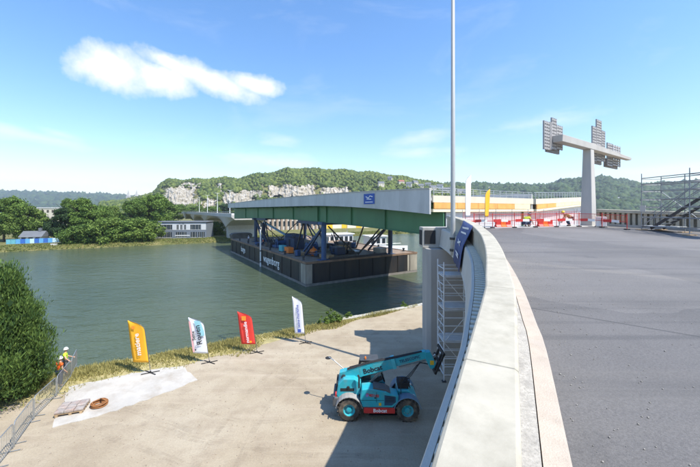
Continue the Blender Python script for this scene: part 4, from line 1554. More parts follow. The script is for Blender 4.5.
# navy banner hung over the outside of the parapet
bn_ = empty('navy_banner', (0, 0, 0))
s0, s1 = LP.at_y(15.4), LP.at_y(19.0)
rows = []
for i in range(15):
    s = s0 + (s1 - s0) * i / 14
    wv = .03 * math.sin(i * 1.3)
    up = -.05 * math.sin(i / 14 * math.pi)
    front = [(.45, .84 + up), (.6 + wv * .3, .45), (.86 + wv, -.1), (.95 + wv, -.5), (1.06 + wv, -1.38 - .1 * i / 14)]
    rows.append([LP.pt(s, o_, h) for o_, h in front] + [LP.pt(s, o_ - .012, h) for o_, h in reversed(front)])
MB().ring(rows).build('cloth', banner_navy, bn_, smooth=True)
mk = MB()


def bq(u, v):
    s = s0 + (s1 - s0) * u
    hs = np.interp(v, [0, .2, .42, .6, 1], [.84, .4, -.1, -.5, -1.35])
    os_ = np.interp(v, [0, .2, .42, .6, 1], [.47, .63, .89, .98, 1.09])
    return Vector(LP.pt(s, float(os_) + .012, float(hs)))


for a, b in (((.2, .1), (.8, .16)), ((.25, .22), (.75, .26)), ((.3, .72), (.7, .72)), ((.3, .78), (.6, .78)), ((.35, .5), (.65, .42)), ((.35, .42), (.65, .5))):
    mk.bar(bq(*a), bq(*b), .01, .09)
mk.build('emblem', letter_white, bn_)
tag(bn_, 'dark blue banner with white marks hung over the curved parapet', 'banner')

# ================================================================== far edge of the deck
def feather_flag(name, loc, rz, H, wd, m, label, group=None, cross=True, marks=None, lean=0.0, sail_from=0.8, flip=1):
    """pole, curved sail standing in the local xz plane (+x is where the cloth flies), cross foot"""
    o = empty(name, loc, rz)
    K = 18

    def spine(t):
        """the bent pole: (x, z) at fraction t of the height"""
        b = max(0.0, t - .8) / .2
        return flip * wd * .9 * b ** 2.6 + lean * t * H, .05 + (H - .05) * t

    MB().tube([(spine(i / K)[0], 0, spine(i / K)[1]) for i in range(K + 1)], .02, 7, .009).build('pole', grey_plastic, o)
    rows = []
    for i in range(K + 1):
        t = (sail_from / H) + (1 - sail_from / H) * i / K
        x0, z = spine(t)
        x1 = lean * t * H + flip * wd * (.97 + .03 * math.sin(t * 5))
        row = []
        for q in range(7):
            u = q / 6
            row.append((x0 + (x1 - x0) * u, -.045 * math.sin(u * 4.2 + t * 4) * u, z))
        rows.append(row + [(a, b + .012, c) for a, b, c in reversed(row)])
    sail = MB().ring(rows).build('sail', m, o, smooth=True)
    if cross:
        for a in (R(28), R(-28)):
            d = Vector((math.cos(a), math.sin(a), 0)) * .52
            MB().bar(-d + Vector((0, 0, .025)), d + Vector((0, 0, .025)), .06, .03).build('foot_bar', black, o)
        MB().lathe([(.05, .0), (.05, .12)], 8).build('foot_socket', black, o)
    if marks:
        marks(o, sail, H, wd, lean)
    return tag(o, label, 'flag', group)


flag_yellow = pm('flag_yellow', (0.85, 0.42, 0.02), .7, var=.06, scale=2)
flag_white = pm('flag_white', (0.78, 0.79, 0.82), .7, var=.04, scale=2)
flag_red = pm('flag_red', (0.75, 0.05, 0.035), .7, var=.06, scale=2)
flag_teal = pm('flag_teal', (0.32, 0.62, 0.68), .7, var=.06, scale=2)
flag_pink = pm('flag_pink', (0.8, 0.42, 0.42), .7, var=.06, scale=2)
ink_blue = pm('ink_blue', (0.05, 0.1, 0.4), .7, var=.05)
ink_orange = pm('ink_orange', (0.85, 0.3, 0.03), .7, var=.05)

p = at(484.5, 22.6)
feather_flag('feather_flag', (p.x, p.y, zd(p.y)), R(45), 2.75, .7, flag_yellow, 'yellow feather flag on the road deck by the red fence', 'feather flags on the deck', lean=.06)
p = at(465.5, 22.9)
feather_flag('feather_flag', (p.x, p.y, zd(p.y) - .02), R(35), 3.75, .6, flag_white, 'thin white feather flag at the end of the curved parapet', 'feather flags on the deck')

# red and white plastic barriers on the deck end
def plastic_barrier(px, d, rz, label):
    q = at(px, d)
    o = empty('plastic_barrier', (q.x, q.y, zd(q.y) + .004), rz)
    for i, m in enumerate((red_paint, hivis_orange, red_paint)):
        MB().prism([(-.2, 0), (.2, 0), (.07, .16), (.07, .46), (-.07, .46), (-.07, .16)], 0, -.6 + i * .4, -.21 + i * .4).build('block', m, o, bevel=.02)
    return tag(o, label, 'barrier', 'plastic barriers at the deck end')


plastic_barrier(468, 24.0, R(10), 'low red plastic barrier at the left deck corner')
plastic_barrier(503, 24.15, R(8), 'red plastic barrier right of the yellow flag')
plastic_barrier(545, 24.6, R(9), 'red plastic barrier between the two crouching workers')

# red site fence across the deck end
o = empty('red_fence', (0, 0, 0))
fpx = [474, 492.5, 514.5, 535.5, 556.5, 579, 602, 627]
fpt = []
for q in fpx:
    d = 23.0 + (q - 474) / 105 * 1.3 if q < 600 else 23.6 - (q - 602) / 25 * 1.6
    p = at(q, d)
    fpt.append(Vector((p.x, p.y, zd(p.y) + .006)))
for p in fpt:
    MB().tube([p, p + Vector((0, 0, 1.05))], .024, 7).build('post', red_paint, o)
    MB().box(p.x - .12, p.x + .12, p.y - .12, p.y + .12, p.z, p.z + .06).build('foot', black, o)
for a, b in zip(fpt[:-1], fpt[1:]):
    for z, w in ((.95, .035), (.5, .035)):
        MB().bar(a + Vector((0, 0, z)), b + Vector((0, 0, z)), .012, w).build('tape', red_paint, o)
    MB().bar(a.lerp(b, .05) + Vector((0, 0, .5)), a.lerp(b, .38) + Vector((0, 0, .52)), .02, .2).build('board', red_paint, o)
    MB().bar(a.lerp(b, .4) + Vector((0, 0, .52)), a.lerp(b, .7) + Vector((0, 0, .5)), .02, .17).build('board', white_paint, o)
    net = MB()
    for k in range(14):
        q = a.lerp(b, (k + .5) / 14)
        net.bar(q + Vector((0, 0, .5)), q + Vector((0, 0, .95)), .008, .008, (1, 0, 0))
    for z in (.6, .7, .8):
        net.bar(a + Vector((0, 0, z)), b + Vector((0, 0, z)), .006, .008)
    net.build('netting', hivis_orange, o)
tag(o, 'red post and tape fence across the end of the road deck', 'fence')
# second orange netting fence right at the gap
o = empty('netting_fence', (0, 0, 0))
q0, q1 = Vector((8.2, 24.05, 0)), Vector((18.6, 25.65, 0))
prev = None
for i in range(9):
    p = q0.lerp(q1, i / 8)
    p.z = zd(p.y) + .006
    MB().tube([p, p + Vector((0, 0, 1.25))], .02, 6).build('post', steel, o)
    if prev is not None:
        net = MB()
        for k in range(16):
            q = prev.lerp(p, (k + .5) / 16)
            net.bar(q + Vector((0, 0, .1)), q + Vector((0, 0, 1.1)), .008, .01, (1, 0, 0))
        for z in np.arange(.1, 1.15, .14):
            net.bar(prev + Vector((0, 0, z)), p + Vector((0, 0, z)), .008, .016)
        net.build('netting', red_paint, o)
    prev = p
tag(o, 'fine red netting fence at the very edge of the gap', 'fence')
# white cabinet by the mast
p = at(601, 24.0)
o = empty('white_cabinet', (p.x, p.y, zd(p.y)), R(-30))
MB().box(-.3, .3, -.25, .25, .08, .75).build('body', white_paint, o, bevel=.02)
MB().box(-.34, .34, -.29, .29, .0, .079).build('plinth', concrete, o)
MB().box(-.02, .02, -.27, -.251, .2, .65).build('door_gap', grey_plastic, o)
tag(o, 'small white cabinet at the start of the right parapet', 'cabinet')

# mast with slatted light racks
MZ = zd(25.4)
o = empty('rack_mast', (18.35, 25.4, MZ), math.atan2(.582, .814))
mast_m = pm('mast_concrete', (.45, .43, .4), .8, var=.1, scale=.9, dirt=(.3, .28, .25), dirt_amt=.4, dirt_scale=.5, stretch=(1, 1, .3))
ZB = zat(150.5, 25.8) - MZ
MB().ring([[(-a, -b, z), (a, -b, z), (a, b, z), (-a, b, z)] for z, a, b in ((-.05, .47, .4), (ZB, .32, .27))]).build('column', mast_m, o, bevel=.04)
U0, U1 = -5.3, 9.6
MB().ring([[(u, -w, ZB - h0), (u, w, ZB - h0), (u, w + .03, ZB + h1), (u, -w - .03, ZB + h1)] for u, w, h0, h1 in ((U0, .3, .05, .42), (0, .3, .02, .42), (U1, .2, .0, .22))]).build('crossbeam', mast_m, o, bevel=.02)
rack_m = pm('rack_slats', (.36, .345, .335), .7, var=.15, scale=3)


def umast(px):
    """distance along the crossbeam seen at column px"""
    k = (px - CX) / F
    return (k * 25.709 - 18.129) / (.814 - k * .582)


def rack(px0, px1, py0, py1):
    u0, u1 = umast(px0), umast(px1)
    d = 25.4 + .582 * (u0 + u1) / 2
    z0, z1 = zat(py1, d) - MZ, zat(py0, d) - MZ
    f_ = MB()
    for q in (.04, .35, .65, .96):
        u = u0 + (u1 - u0) * q
        f_.box(u - .022, u + .022, .325, .435, z0, z1)
    fr_ = f_.build('rack_frame', rack_m, o)
    st = MB()
    k = max(2, int((z1 - z0) / .21))
    for i in range(k):
        z = z0 + (z1 - z0) * (i + .5) / k
        st.box(u0 + .02, u1 - .02, .34, .42, z - .075, z + .06)
    st.build('slats', rack_m, fr_)


for r_ in ((543.5, 549.2, 120, 149), (549.6, 551.2, 121, 149), (551.3, 556, 117, 149), (556.2, 562, 124.5, 149), (592, 596, 125.5, 161), (596.2, 601, 119, 161), (601.2, 604.6, 130, 161), (607, 612, 142.5, 166), (612.2, 620, 145, 166)):
    rack(*r_)
for (a, b, t, u_) in ((548.5, 561, 143, 152), (594, 603, 155, 163.5), (606.5, 619, 159, 167.5)):
    u0, u1 = umast(a), umast(b)
    d = 25.4 + .582 * (u0 + u1) / 2
    MB().box(u0, u1, .48, .6, zat(u_, d) - MZ, zat(t, d) - MZ).build('back_plate', pm('rack_plate', (.2, .17, .15), .7), o)
tag(o, 'tall concrete mast with crossbeam and stepped slatted racks above the deck end', 'mast')

# steel scaffold stair on the road at the right
SX, SY = 19.35, 18.8
stair_steel = pm('stair_steel', (.24, .255, .27), .5, .3, var=.15, scale=6)
o = empty('scaffold_stair', (SX, SY, zd(SY)))
Ht = 3.65


def sz(y):
    return zd(SY + y) - zd(SY)


ys = [-2.6, 0.0, 3.1]
for x in (0, 1.3):
    for y in ys + ([1.55] if x else []):
        z0 = sz(y)
        MB().tube([(x, y, z0 + .05), (x, y, Ht + (.2 if x == 0 else 0.0))], .028, 8).build('standard', stair_steel, o)
        pad = MB().box(x - .3, x + .3, y - .14, y + .14, z0 + .002, z0 + .045).build('timber_pad', wood, o)
        for z in (.6, 1.6, 2.6):
            MB().lathe([(.05, z0 + z - .02), (.055, z0 + z), (.05, z0 + z + .02)], 8, Matrix.Translation((x, y, 0))).build('rosette', stair_steel, o)
for x in (0, 1.3):
    for z in (.35, .95, 1.6, 2.1, 2.65, 3.1, 3.5):
        tubes(o, [((x, ys[0], z), (x, ys[2], z + .04))], stair_steel, .027, 'ledger')
    tubes(o, [((x, ys[1], 3.1), (x, ys[2], 3.12))], stair_steel, .022, 'guard_rail')
for y in ys:
    for z in (.35, .95, 1.6, 2.1, 2.65, 3.1, 3.5):
        tubes(o, [((0, y, z), (1.3, y, z))], stair_steel, .026, 'transom')
for x in (.25, 1.05):
    MB().bar((x, 2.7, .25), (x, -1.2, 2.65), .05, .16).build('stringer', dark_steel, o)
    tubes(o, [((x, 2.7, 1.2), (x, -1.2, 3.55))], stair_steel, .02, 'hand_rail')
for k in range(11):
    t = (k + .5) / 11
    MB().box(.27, 1.03, 2.7 - 3.9 * t - .12, 2.7 - 3.9 * t + .12, .25 + 2.4 * t, .25 + 2.4 * t + .03).build('tread', stair_steel, o)
for k in range(4):
    MB().box(.02 + k * .32, .02 + k * .32 + .3, -2.6, -1.25, 2.7, 2.75).build('plank', pm('plank_grey', (.5, .5, .48), .7), o)
for k in range(4):
    MB().box(.02 + k * .32, .02 + k * .32 + .3, 1.4, 3.1, .39, .43).build('plank', MATS['plank_grey'], o)
MB().bar((0.0, 3.1, .35), (0, 0, 2.65), .04).build('diagonal', stair_steel, o)
MB().bar((1.3, 0, .35), (1.3, 3.1, 2.65), .04).build('diagonal', stair_steel, o)
for x in (.25, 1.05):
    tubes(o, [((x, 2.7, .8), (x, -1.2, 3.15))], stair_steel, .02, 'mid_rail')
for k in range(8):
    t = (k + .5) / 8
    tubes(o, [((.25, 2.7 - 3.9 * t, .25 + 2.4 * t), (.25, 2.7 - 3.9 * t, 1.2 + 2.35 * t))], stair_steel, .014, 'rail_post')
MB().box(-.06, -.03, 2.75, 3.15, 1.35, 1.75).build('notice_board', pale_concrete, o)
tag(o, 'grey steel scaffold stair standing on the road in front of the ribbed parapet', 'scaffold')

# ================================================================== the other ramp beyond the gap
a0, a1 = Vector((24.6, 44.3, 0)), Vector((42.5, 59.0, 0))
o = empty('cream_viaduct', a0, math.atan2((a1 - a0).y, (a1 - a0).x))
L = (a1 - a0).length


def vz(u):
    return 11.42 + .85 * u / L


vs_ = np.linspace(0, L, 9)
MB().ring([[(u, .3, 5.5), (u, 9, 5.5), (u, 9, vz(u) - .1), (u, .3, vz(u) - .1)] for u in vs_]).build('web', pm('viaduct_web', (.62, .63, .66), .8, var=.06, scale=.3), o)
MB().ring([[(u, -.35, vz(u) - .15), (u, .29, vz(u) - .15), (u, .29, vz(u) + .55), (u, -.35, vz(u) + .55)] for u in vs_]).build('cornice', cream_wall, o)
orange_wood = pm('orange_formwork', (.72, .36, .1), .75, var=.15, scale=1.2)
for k in range(9):
    u = .05 + k * 3.4
    if u + 3.3 > L:
        break
    m_ = orange_wood if k < 2 else pm('cream_band', (.74, .62, .4), .75, var=.08, scale=1.2)
    MB().ring([[(u_, -.45, vz(u_) - .8 + .012 * u_), (u_, -.3, vz(u_) - .8 + .012 * u_), (u_, -.3, vz(u_) - .17), (u_, -.45, vz(u_) - .17)] for u_ in (u, u + 3.36)]).build('formwork_panel', m_, o)
MB().ring([[(u, -.42, vz(u) - 1.12 + .012 * u), (u, .29, vz(u) - 1.12 + .012 * u), (u, .29, vz(u) - .82 + .012 * u), (u, -.42, vz(u) - .82 + .012 * u)] for u in vs_]).build('lower_band', pm('cream_paint', (.76, .68, .48), .75, var=.05, scale=.5), o)
pp = MB().box(-.03, .03, -.03, .03, 0, .85).mesh('rail_post', steel)
for u in np.arange(.5, L, 1.1):
    piece('rail_post', pp, o, (u, -.1, vz(u) + .55))
for h in (.95, 1.15, 1.4):
    MB().tube([(0, -.1, vz(0) + h), (L, -.1, vz(L) + h)], .04 if h > 1.3 else .022, 6).build('rail', steel, o)
for u in (3.0, 10.5, 18.5):
    MB().ring([[(u - w, .6, z), (u + w, .6, z), (u + w, 8, z), (u - w, 8, z)] for z, w in ((-3, .6), (5.6, .6))]).build('pier', pale_concrete, o)
    MB().box(u - .12, u + .12, .18, .298, 6, vz(u) - 1.4).build('web_rib', MATS['viaduct_web'], o)
tag(o, 'pale second ramp with railing and orange formwork beyond the gap', 'viaduct')
# ================================================================== the quay
# coping stones along the water
for i in range(26):
    a = EDGE_P + EDGE_U * (-9.5 + i * 2.0)
cop = empty('quay_coping', EDGE_P, math.atan2(EDGE_U.y, EDGE_U.x))
cm = MB().box(0.01, 1.98, -.38, .12, -.3, .12).mesh('coping_stone', pale_concrete)
for i in range(30):
    piece('coping_stone', cm, cop, (-13.5 + i * 2.0, -.02, -.01 + .012 * math.sin(i * 2.3)), (0, 0, .004 * math.sin(i * 1.7)))
tag(cop, 'pale stone coping along the quay edge in front of the river', 'coping')

# dry grass along the edge
r = np.random.default_rng(41)
n = 52000
s = r.uniform(-62, -2, n)
w = -r.gamma(1.6, .75, n)
dens = np.array([mnoise.noise(Vector((a * .35, b * .5, 5.0))) for a, b in zip(s, w)])
lim = np.interp(s, [-62, -26, -14, -2], [6.0, 3.6, 1.6, .35])
ok = (-w < lim * (1 + .5 * dens)) & (r.uniform(0, 1, n) < .55 + .9 * dens + .25)
s, w = s[ok], w[ok]
n = len(s)
x = EDGE_P.x + EDGE_U.x * s + EDGE_N.x * w
y = EDGE_P.y + EDGE_U.y * s + EDGE_N.y * w
hgt = r.uniform(.07, .26, n) * (1 + .5 * dens[ok])
a = r.uniform(0, 6.28, n)
lean = r.normal(0, .09, (n, 2))
bw = r.uniform(.02, .05, n)
v = np.stack([np.stack([x - np.cos(a) * bw, y - np.sin(a) * bw, np.zeros(n)], 1), np.stack([x + np.cos(a) * bw, y + np.sin(a) * bw, np.zeros(n)], 1),
              np.stack([x + lean[:, 0], y + lean[:, 1], hgt], 1)], 1).reshape(-1, 3)
o = link('dry_grass', raw_mesh('dry_grass', v, 3, grass_dry))
tag(o, 'dry yellow grass strip along the quay edge behind the flags', 'grass', kind='stuff')
# sod under the grass: thin sheet with ragged rim
rows = []
for i in range(61):
    q = -62 + i
    l_ = float(np.interp(q, [-62, -26, -14, -2], [5.4, 3.1, 1.2, .1])) * (1 + .35 * mnoise.noise(Vector((q * .4, 1, 2))))
    a_, b_ = EDGE_P + EDGE_U * q + EDGE_N * .05, EDGE_P + EDGE_U * q - EDGE_N * max(.05, l_)
    rows.append([(a_.x, a_.y, .006), (b_.x, b_.y, .006)])
sod_m = pm('sod', (.38, .32, .15), .95, var=.3, scale=1.2, dirt=(.2, .2, .07), dirt_amt=.7, dirt_scale=.8)
struct(MB().ring(rows, closed_sec=False).build('grass_verge', sod_m))
# weeds at the quay edge
weed = crown_mesh('leaves', leaf_light, 91, round_lobes(91, .9, .6, -.1, 10), 700, .1)
for i, (sx_, wx_, k) in enumerate(((-12.2, -.1, 1.3), (-13.4, -.3, .9), (-10.6, .1, .7), (-27.5, -.5, .7), (-33, -.6, .9), (-3.4, .3, .7))):
    q = EDGE_P + EDGE_U * sx_ + EDGE_N * wx_
    o = empty('weed', q, i * 1.1)
    piece('leaves', weed, o, scale=(k, k, k))
    tag(o, ['tall green weed on the quay edge behind the red flag', 'smaller green weed left of the tall one by the red flag', 'low weed right of the tall one at the coping', 'weed in the dry grass behind the yellow flag', 'weed in the grass near the end of the steel fence', 'small weed at the right of the white flag'][i], 'weed', 'weeds on the quay edge')

# concrete slab
sp = [on(*q, 0) for q in ((51, 428), (71, 386.5), (146, 371), (182, 367), (197.5, 380), (155, 397.5), (90, 419))]
fine_ = []
for i, q in enumerate(sp):
    w_ = sp[(i + 1) % len(sp)]
    m_ = max(2, int((w_ - q).length / .35))
    for j in range(m_):
        e = q.lerp(w_, j / m_)
        fine_.append(e + Vector((mnoise.noise(Vector((e.x * 1.9, e.y * 1.9, 2))), mnoise.noise(Vector((e.x * 1.9, e.y * 1.9, 8))), 0)) * .22)
sp = fine_
mb = MB()
k = len(sp)
mb.add([(q.x, q.y, .035) for q in sp] + [(q.x, q.y, -.05) for q in sp], [tuple(range(k)), tuple(range(2 * k - 1, k - 1, -1))] + [(i, i + k, (i + 1) % k + k, (i + 1) % k) for i in range(k)])
slab_m = pm('slab_concrete', (.46, .435, .39), .85, var=.12, scale=.7, bump=.3, bscale=12, dirt=(.29, .24, .18), dirt_amt=.75, dirt_scale=.6)
tag(struct(mb.build('concrete_slab', slab_m)))
# pallet with wrapped load
p = on(69.5, 413, 0)
o = empty('loaded_pallet', (p.x, p.y + .2, .036), R(20))
o.scale = (.82, .82, .82)
for k in range(5):
    MB().box(-.75, .75, -.6 + k * .265, -.6 + k * .265 + .14, .12, .145).build('deck_board', wood, o)
for k in (-.7, 0, .55):
    MB().box(k, k + .15, -.6, .6, 0, .119).build('bearer', wood, o)
ld = pm('wrapped_load', (.33, .29, .26), .5, var=.25, scale=4, dirt=(.35, .2, .14), dirt_amt=.7, dirt_scale=3)
rnd = random.Random(3)
for i in range(3):
    for j in range(3):
        x, y, h = -.5 + i * .5, -.4 + j * .4, rnd.uniform(.16, .24)
        MB().ring([[(x - a, y - b, z), (x + a, y - b, z), (x + a, y + b, z), (x - a, y + b, z)] for z, a, b in ((.15, .2, .15), (.19, .245, .19), (.15 + h * .8, .24, .185), (.15 + h, .17, .12))]).build('bag', ld, o, smooth=False, bevel=.02)
tag(o, 'low pallet of wrapped bags on the pale concrete slab', 'pallet')
# hose coil
p = on(97.5, 406, 0)
o = empty('hose_coil', (p.x + .1, p.y, .036), R(15))
o.scale = (.88, .88, .88)
rust = pm('rusty_orange', (.28, .115, .035), .7, var=.25, scale=6)
for j, (rr, z) in enumerate(((.34, .05), (.42, .06), (.38, .14), (.42, .18), (.35, .22))):
    MB().tube([(rr * math.cos(t), rr * math.sin(t) * .96, z + .02 * math.sin(3 * t + j)) for t in np.linspace(0, 6.283, 25)], .038, 7, caps=False).build('hose_turn', rust, o, smooth=True)
MB().tube([(.4, 0, .2), (.1, .12, .34), (-.05, .3, .25)], .04, 7).build('hose_end', rust, o, smooth=True)
tag(o, 'orange brown coil of hose on the pale concrete slab', 'hose')


# crowd barriers
def crowd_barrier(a, b, label):
    u = b - a
    o = empty('crowd_barrier', a, math.atan2(u.y, u.x))
    L = u.length - .06
    H0, H1 = .16, 1.12
    MB().tube([(0.03, 0, .02), (.03, 0, H1 - .12), (.07, 0, H1 - .03), (.15, 0, H1), (L - .15, 0, H1), (L - .07, 0, H1 - .03), (L - .03, 0, H1 - .12), (L - .03, 0, .02)], .021, 8).build('frame', steel, o)
    MB().tube([(.03, 0, H0), (L - .03, 0, H0)], .018, 7).build('lower_rail', steel, o)
    br = MB().tube([(0, 0, H0), (0, 0, H1)], .0085, 6).mesh('upright', steel)
    k = int(L / .125)
    for i in range(1, k):
        piece('upright', br, o, (.03 + (L - .06) * i / k, 0, 0))
    for x in (.25, L - .25):
        MB().bar((x, -.34, .025), (x, .34, .025), .05, .012).build('foot', steel, o)
        MB().tube([(x, 0, .03), (x, 0, H0)], .018, 6).build('foot_stem', steel, o)
    return tag(o, label, 'barrier', 'crowd barriers beside the dark bush')


cb = [Vector((-13.4, 11.6, 0)), Vector((-14.25, 13.2, 0)), on(14, 447.5, 0), on(34, 419, 0), on(57, 396, 0), on(71.5, 377, 0), on(77, 365, 0)]
labs = ['steel crowd barrier cut by the bottom left corner', 'nearest whole steel crowd barrier at the left picture edge', 'second steel crowd barrier from the left edge, beside the bush foot', 'steel crowd barrier left of the wrapped pallet', 'steel crowd barrier in front of the two workers', 'farthest steel crowd barrier at the grass edge']
for i in range(len(cb) - 1):
    crowd_barrier(cb[i], cb[i + 1], labs[i])

# the big dark bush
r = np.random.default_rng(51)
lobes = []
rr = random.Random(51)
for i in range(170):
    t = rr.uniform(0.0, 1) ** .9
    z = .2 + 6.3 * t
    env = .86 * np.interp(z, [0, 1.2, 2.4, 3.5, 4.5, 5.5, 6.5, 7.2], [2.8, 3.6, 4.0, 3.4, 2.6, 1.8, 1.0, .3])
    a = rr.uniform(0, 6.28)
    q = env * math.sqrt(rr.uniform(.3, .8))
    k = rr.uniform(.35, .8)
    lobes.append((q * math.cos(a), q * math.sin(a), z, k, k, k * rr.uniform(1.0, 1.7)))
o = empty('dark_bush', (-20.0, 18.3, 0))
me = crown_mesh('foliage', leaf_bush, 52, lobes, 120000, .085, .4, .7)
link('foliage', me, o)
mb = MB()
for i in range(7):
    a = i * .9
    mb.tube([(.2 * math.cos(a), .2 * math.sin(a), -.2), (.9 * math.cos(a), .9 * math.sin(a), 2.6), (1.6 * math.cos(a), 1.6 * math.sin(a), 4.6)], [.14, .09, .03], 6)
mb.build('stems', bark, o)
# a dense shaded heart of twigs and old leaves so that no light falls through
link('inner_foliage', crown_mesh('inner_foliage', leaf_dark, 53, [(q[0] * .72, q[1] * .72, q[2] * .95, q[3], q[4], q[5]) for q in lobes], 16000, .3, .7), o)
tag(o, 'big dark green dense bush at the left edge beside the barriers', 'bush')


# flags on the quay
def marks_vertical(text, m, size, zc, xoff=.5, logo=None, squeeze=1.0):
    def f(o, sail, H, wd, lean):
        zz = zc * H
        ux = Vector((lean, 0, 1)).normalized()
        M = face_matrix((lean * zz - wd * xoff, -.075, zz), ux, (-1, 0, lean))
        # letters run up the cloth and face the road
        lettering(text, size, m, sail, M, squeeze=squeeze, bold=.006)
        if logo:
            logo(sail, H, wd, lean)
    return f


def logo_box(z, m, s_=.14, x=.55):
    def f(sail, H, wd, lean):
        zz = z * H
        c = Vector((lean * zz - wd * x, -.07, zz))
        MB().box(c.x - s_, c.x + s_, c.y - .004, c.y + .004, c.z - s_, c.z + s_).build('logo', m, sail)
    return f


def two_line(o, sail, H, wd, lean):
    marks_vertical('Rouen', letter_black, .52, .62, .42)(o, sail, H, wd, lean)
    marks_vertical('Seine', letter_black, .3, .60, .75)(o, sail, H, wd, lean)
    # teal upper cloth along the pole and a pink strip along the free edge
    t = MB()
    for i in range(10):
        z0, z1 = H * (.6 + i * .033), H * (.6 + (i + 1) * .033)
        b = max(0, (z1 / H - .74)) * .9
        t.box(lean * z0 - wd * (.34 + .03 * i), lean * z0 - wd * (.04 + b), -.068, -.064, z0, z1 - .004)
    t.build('teal_print', flag_teal, sail)
    s_ = MB()
    for i in range(22):
        z0, z1 = H * (.24 + i * .031), H * (.24 + (i + 1) * .031)
        s_.box(lean * z0 - wd * .94, lean * z0 - wd * .84, -.066, -.062, z0, z1)
    s_.build('pink_print', flag_pink, sail)
    logo_box(.29, letter_black, .05, .75)(sail, H, wd, lean)


def red_marks(o, sail, H, wd, lean):
    marks_vertical('normandie', letter_white, .36, .5, .5)(o, sail, H, wd, lean)
    logo_box(.84, ink_orange, .16, .55)(sail, H, wd, lean)
    logo_box(.27, flag_yellow, .07, .3)(sail, H, wd, lean)


# the cloth flies to the left of the pole and faces the road
def quay_flag(px, py, top_py, wd_px, m, label, marks, lean_px):
    p = on(px, py, 0)
    H = (py - top_py) * p.y / F
    wd = wd_px * p.y / F
    o = feather_flag('feather_flag', (p.x, p.y, .037 if px < 160 else .002), 0, H, wd, m, label, 'feather flags on the quay', True, marks, lean_px / (py - top_py), sail_from=H * .19, flip=-1)
    return o


quay_flag(150.5, 373.5, 321, 16.5, flag_yellow, 'yellow feather flag at the edge of the pale slab', lambda o, s_, H, w, l_: (marks_vertical('matiere', letter_white, .46, .55, .5)(o, s_, H, w, l_), logo_box(.87, ink_orange, .1, .65)(s_, H, w, l_)), -7.0)
quay_flag(209.5, 362.5, 317.5, 15.5, flag_white, 'white, teal and pink feather flag between the yellow and red flags', two_line, -6.5)
quay_flag(257, 352.5, 311.5, 14.5, flag_red, 'red feather flag with white lettering on the quay', red_marks, -6.0)
quay_flag(305.5, 343, 296.5, 10, flag_white, 'white feather flag with blue lettering nearest the barge', lambda o, s_, H, w, l_: (marks_vertical('seine-maritime', ink_blue, .3, .58, .5)(o, s_, H, w, l_), logo_box(.27, ink_blue, .13, .5)(s_, H, w, l_)), -4.0)


# ================================================================== people
def skin_mesh(name, joints, edges_, m, sub=1, root=0):
    keys = list(joints)
    me = bpy.data.meshes.new(name)
    me.from_pydata([joints[k][0] for k in keys], [(keys.index(a), keys.index(b)) for a, b in edges_], [])
    ob = bpy.data.objects.new(name, me)
    col.objects.link(ob)
    md = ob.modifiers.new('skin', 'SKIN')
    md.use_smooth_shade = True
    for i, k in enumerate(keys):
        rr = joints[k][1]
        sv = me.skin_vertices[0].data[i]
        sv.radius = rr if isinstance(rr, tuple) else (rr, rr)
        sv.use_root = (i == root)
    sb = ob.modifiers.new('sub', 'SUBSURF')
    sb.levels = sb.render_levels = sub
    dg = bpy.context.evaluated_depsgraph_get()
    out = bpy.data.meshes.new_from_object(ob.evaluated_get(dg))
    bpy.data.objects.remove(ob)
    out.materials.clear()
    out.materials.append(m)
    out.shade_smooth()
    return out


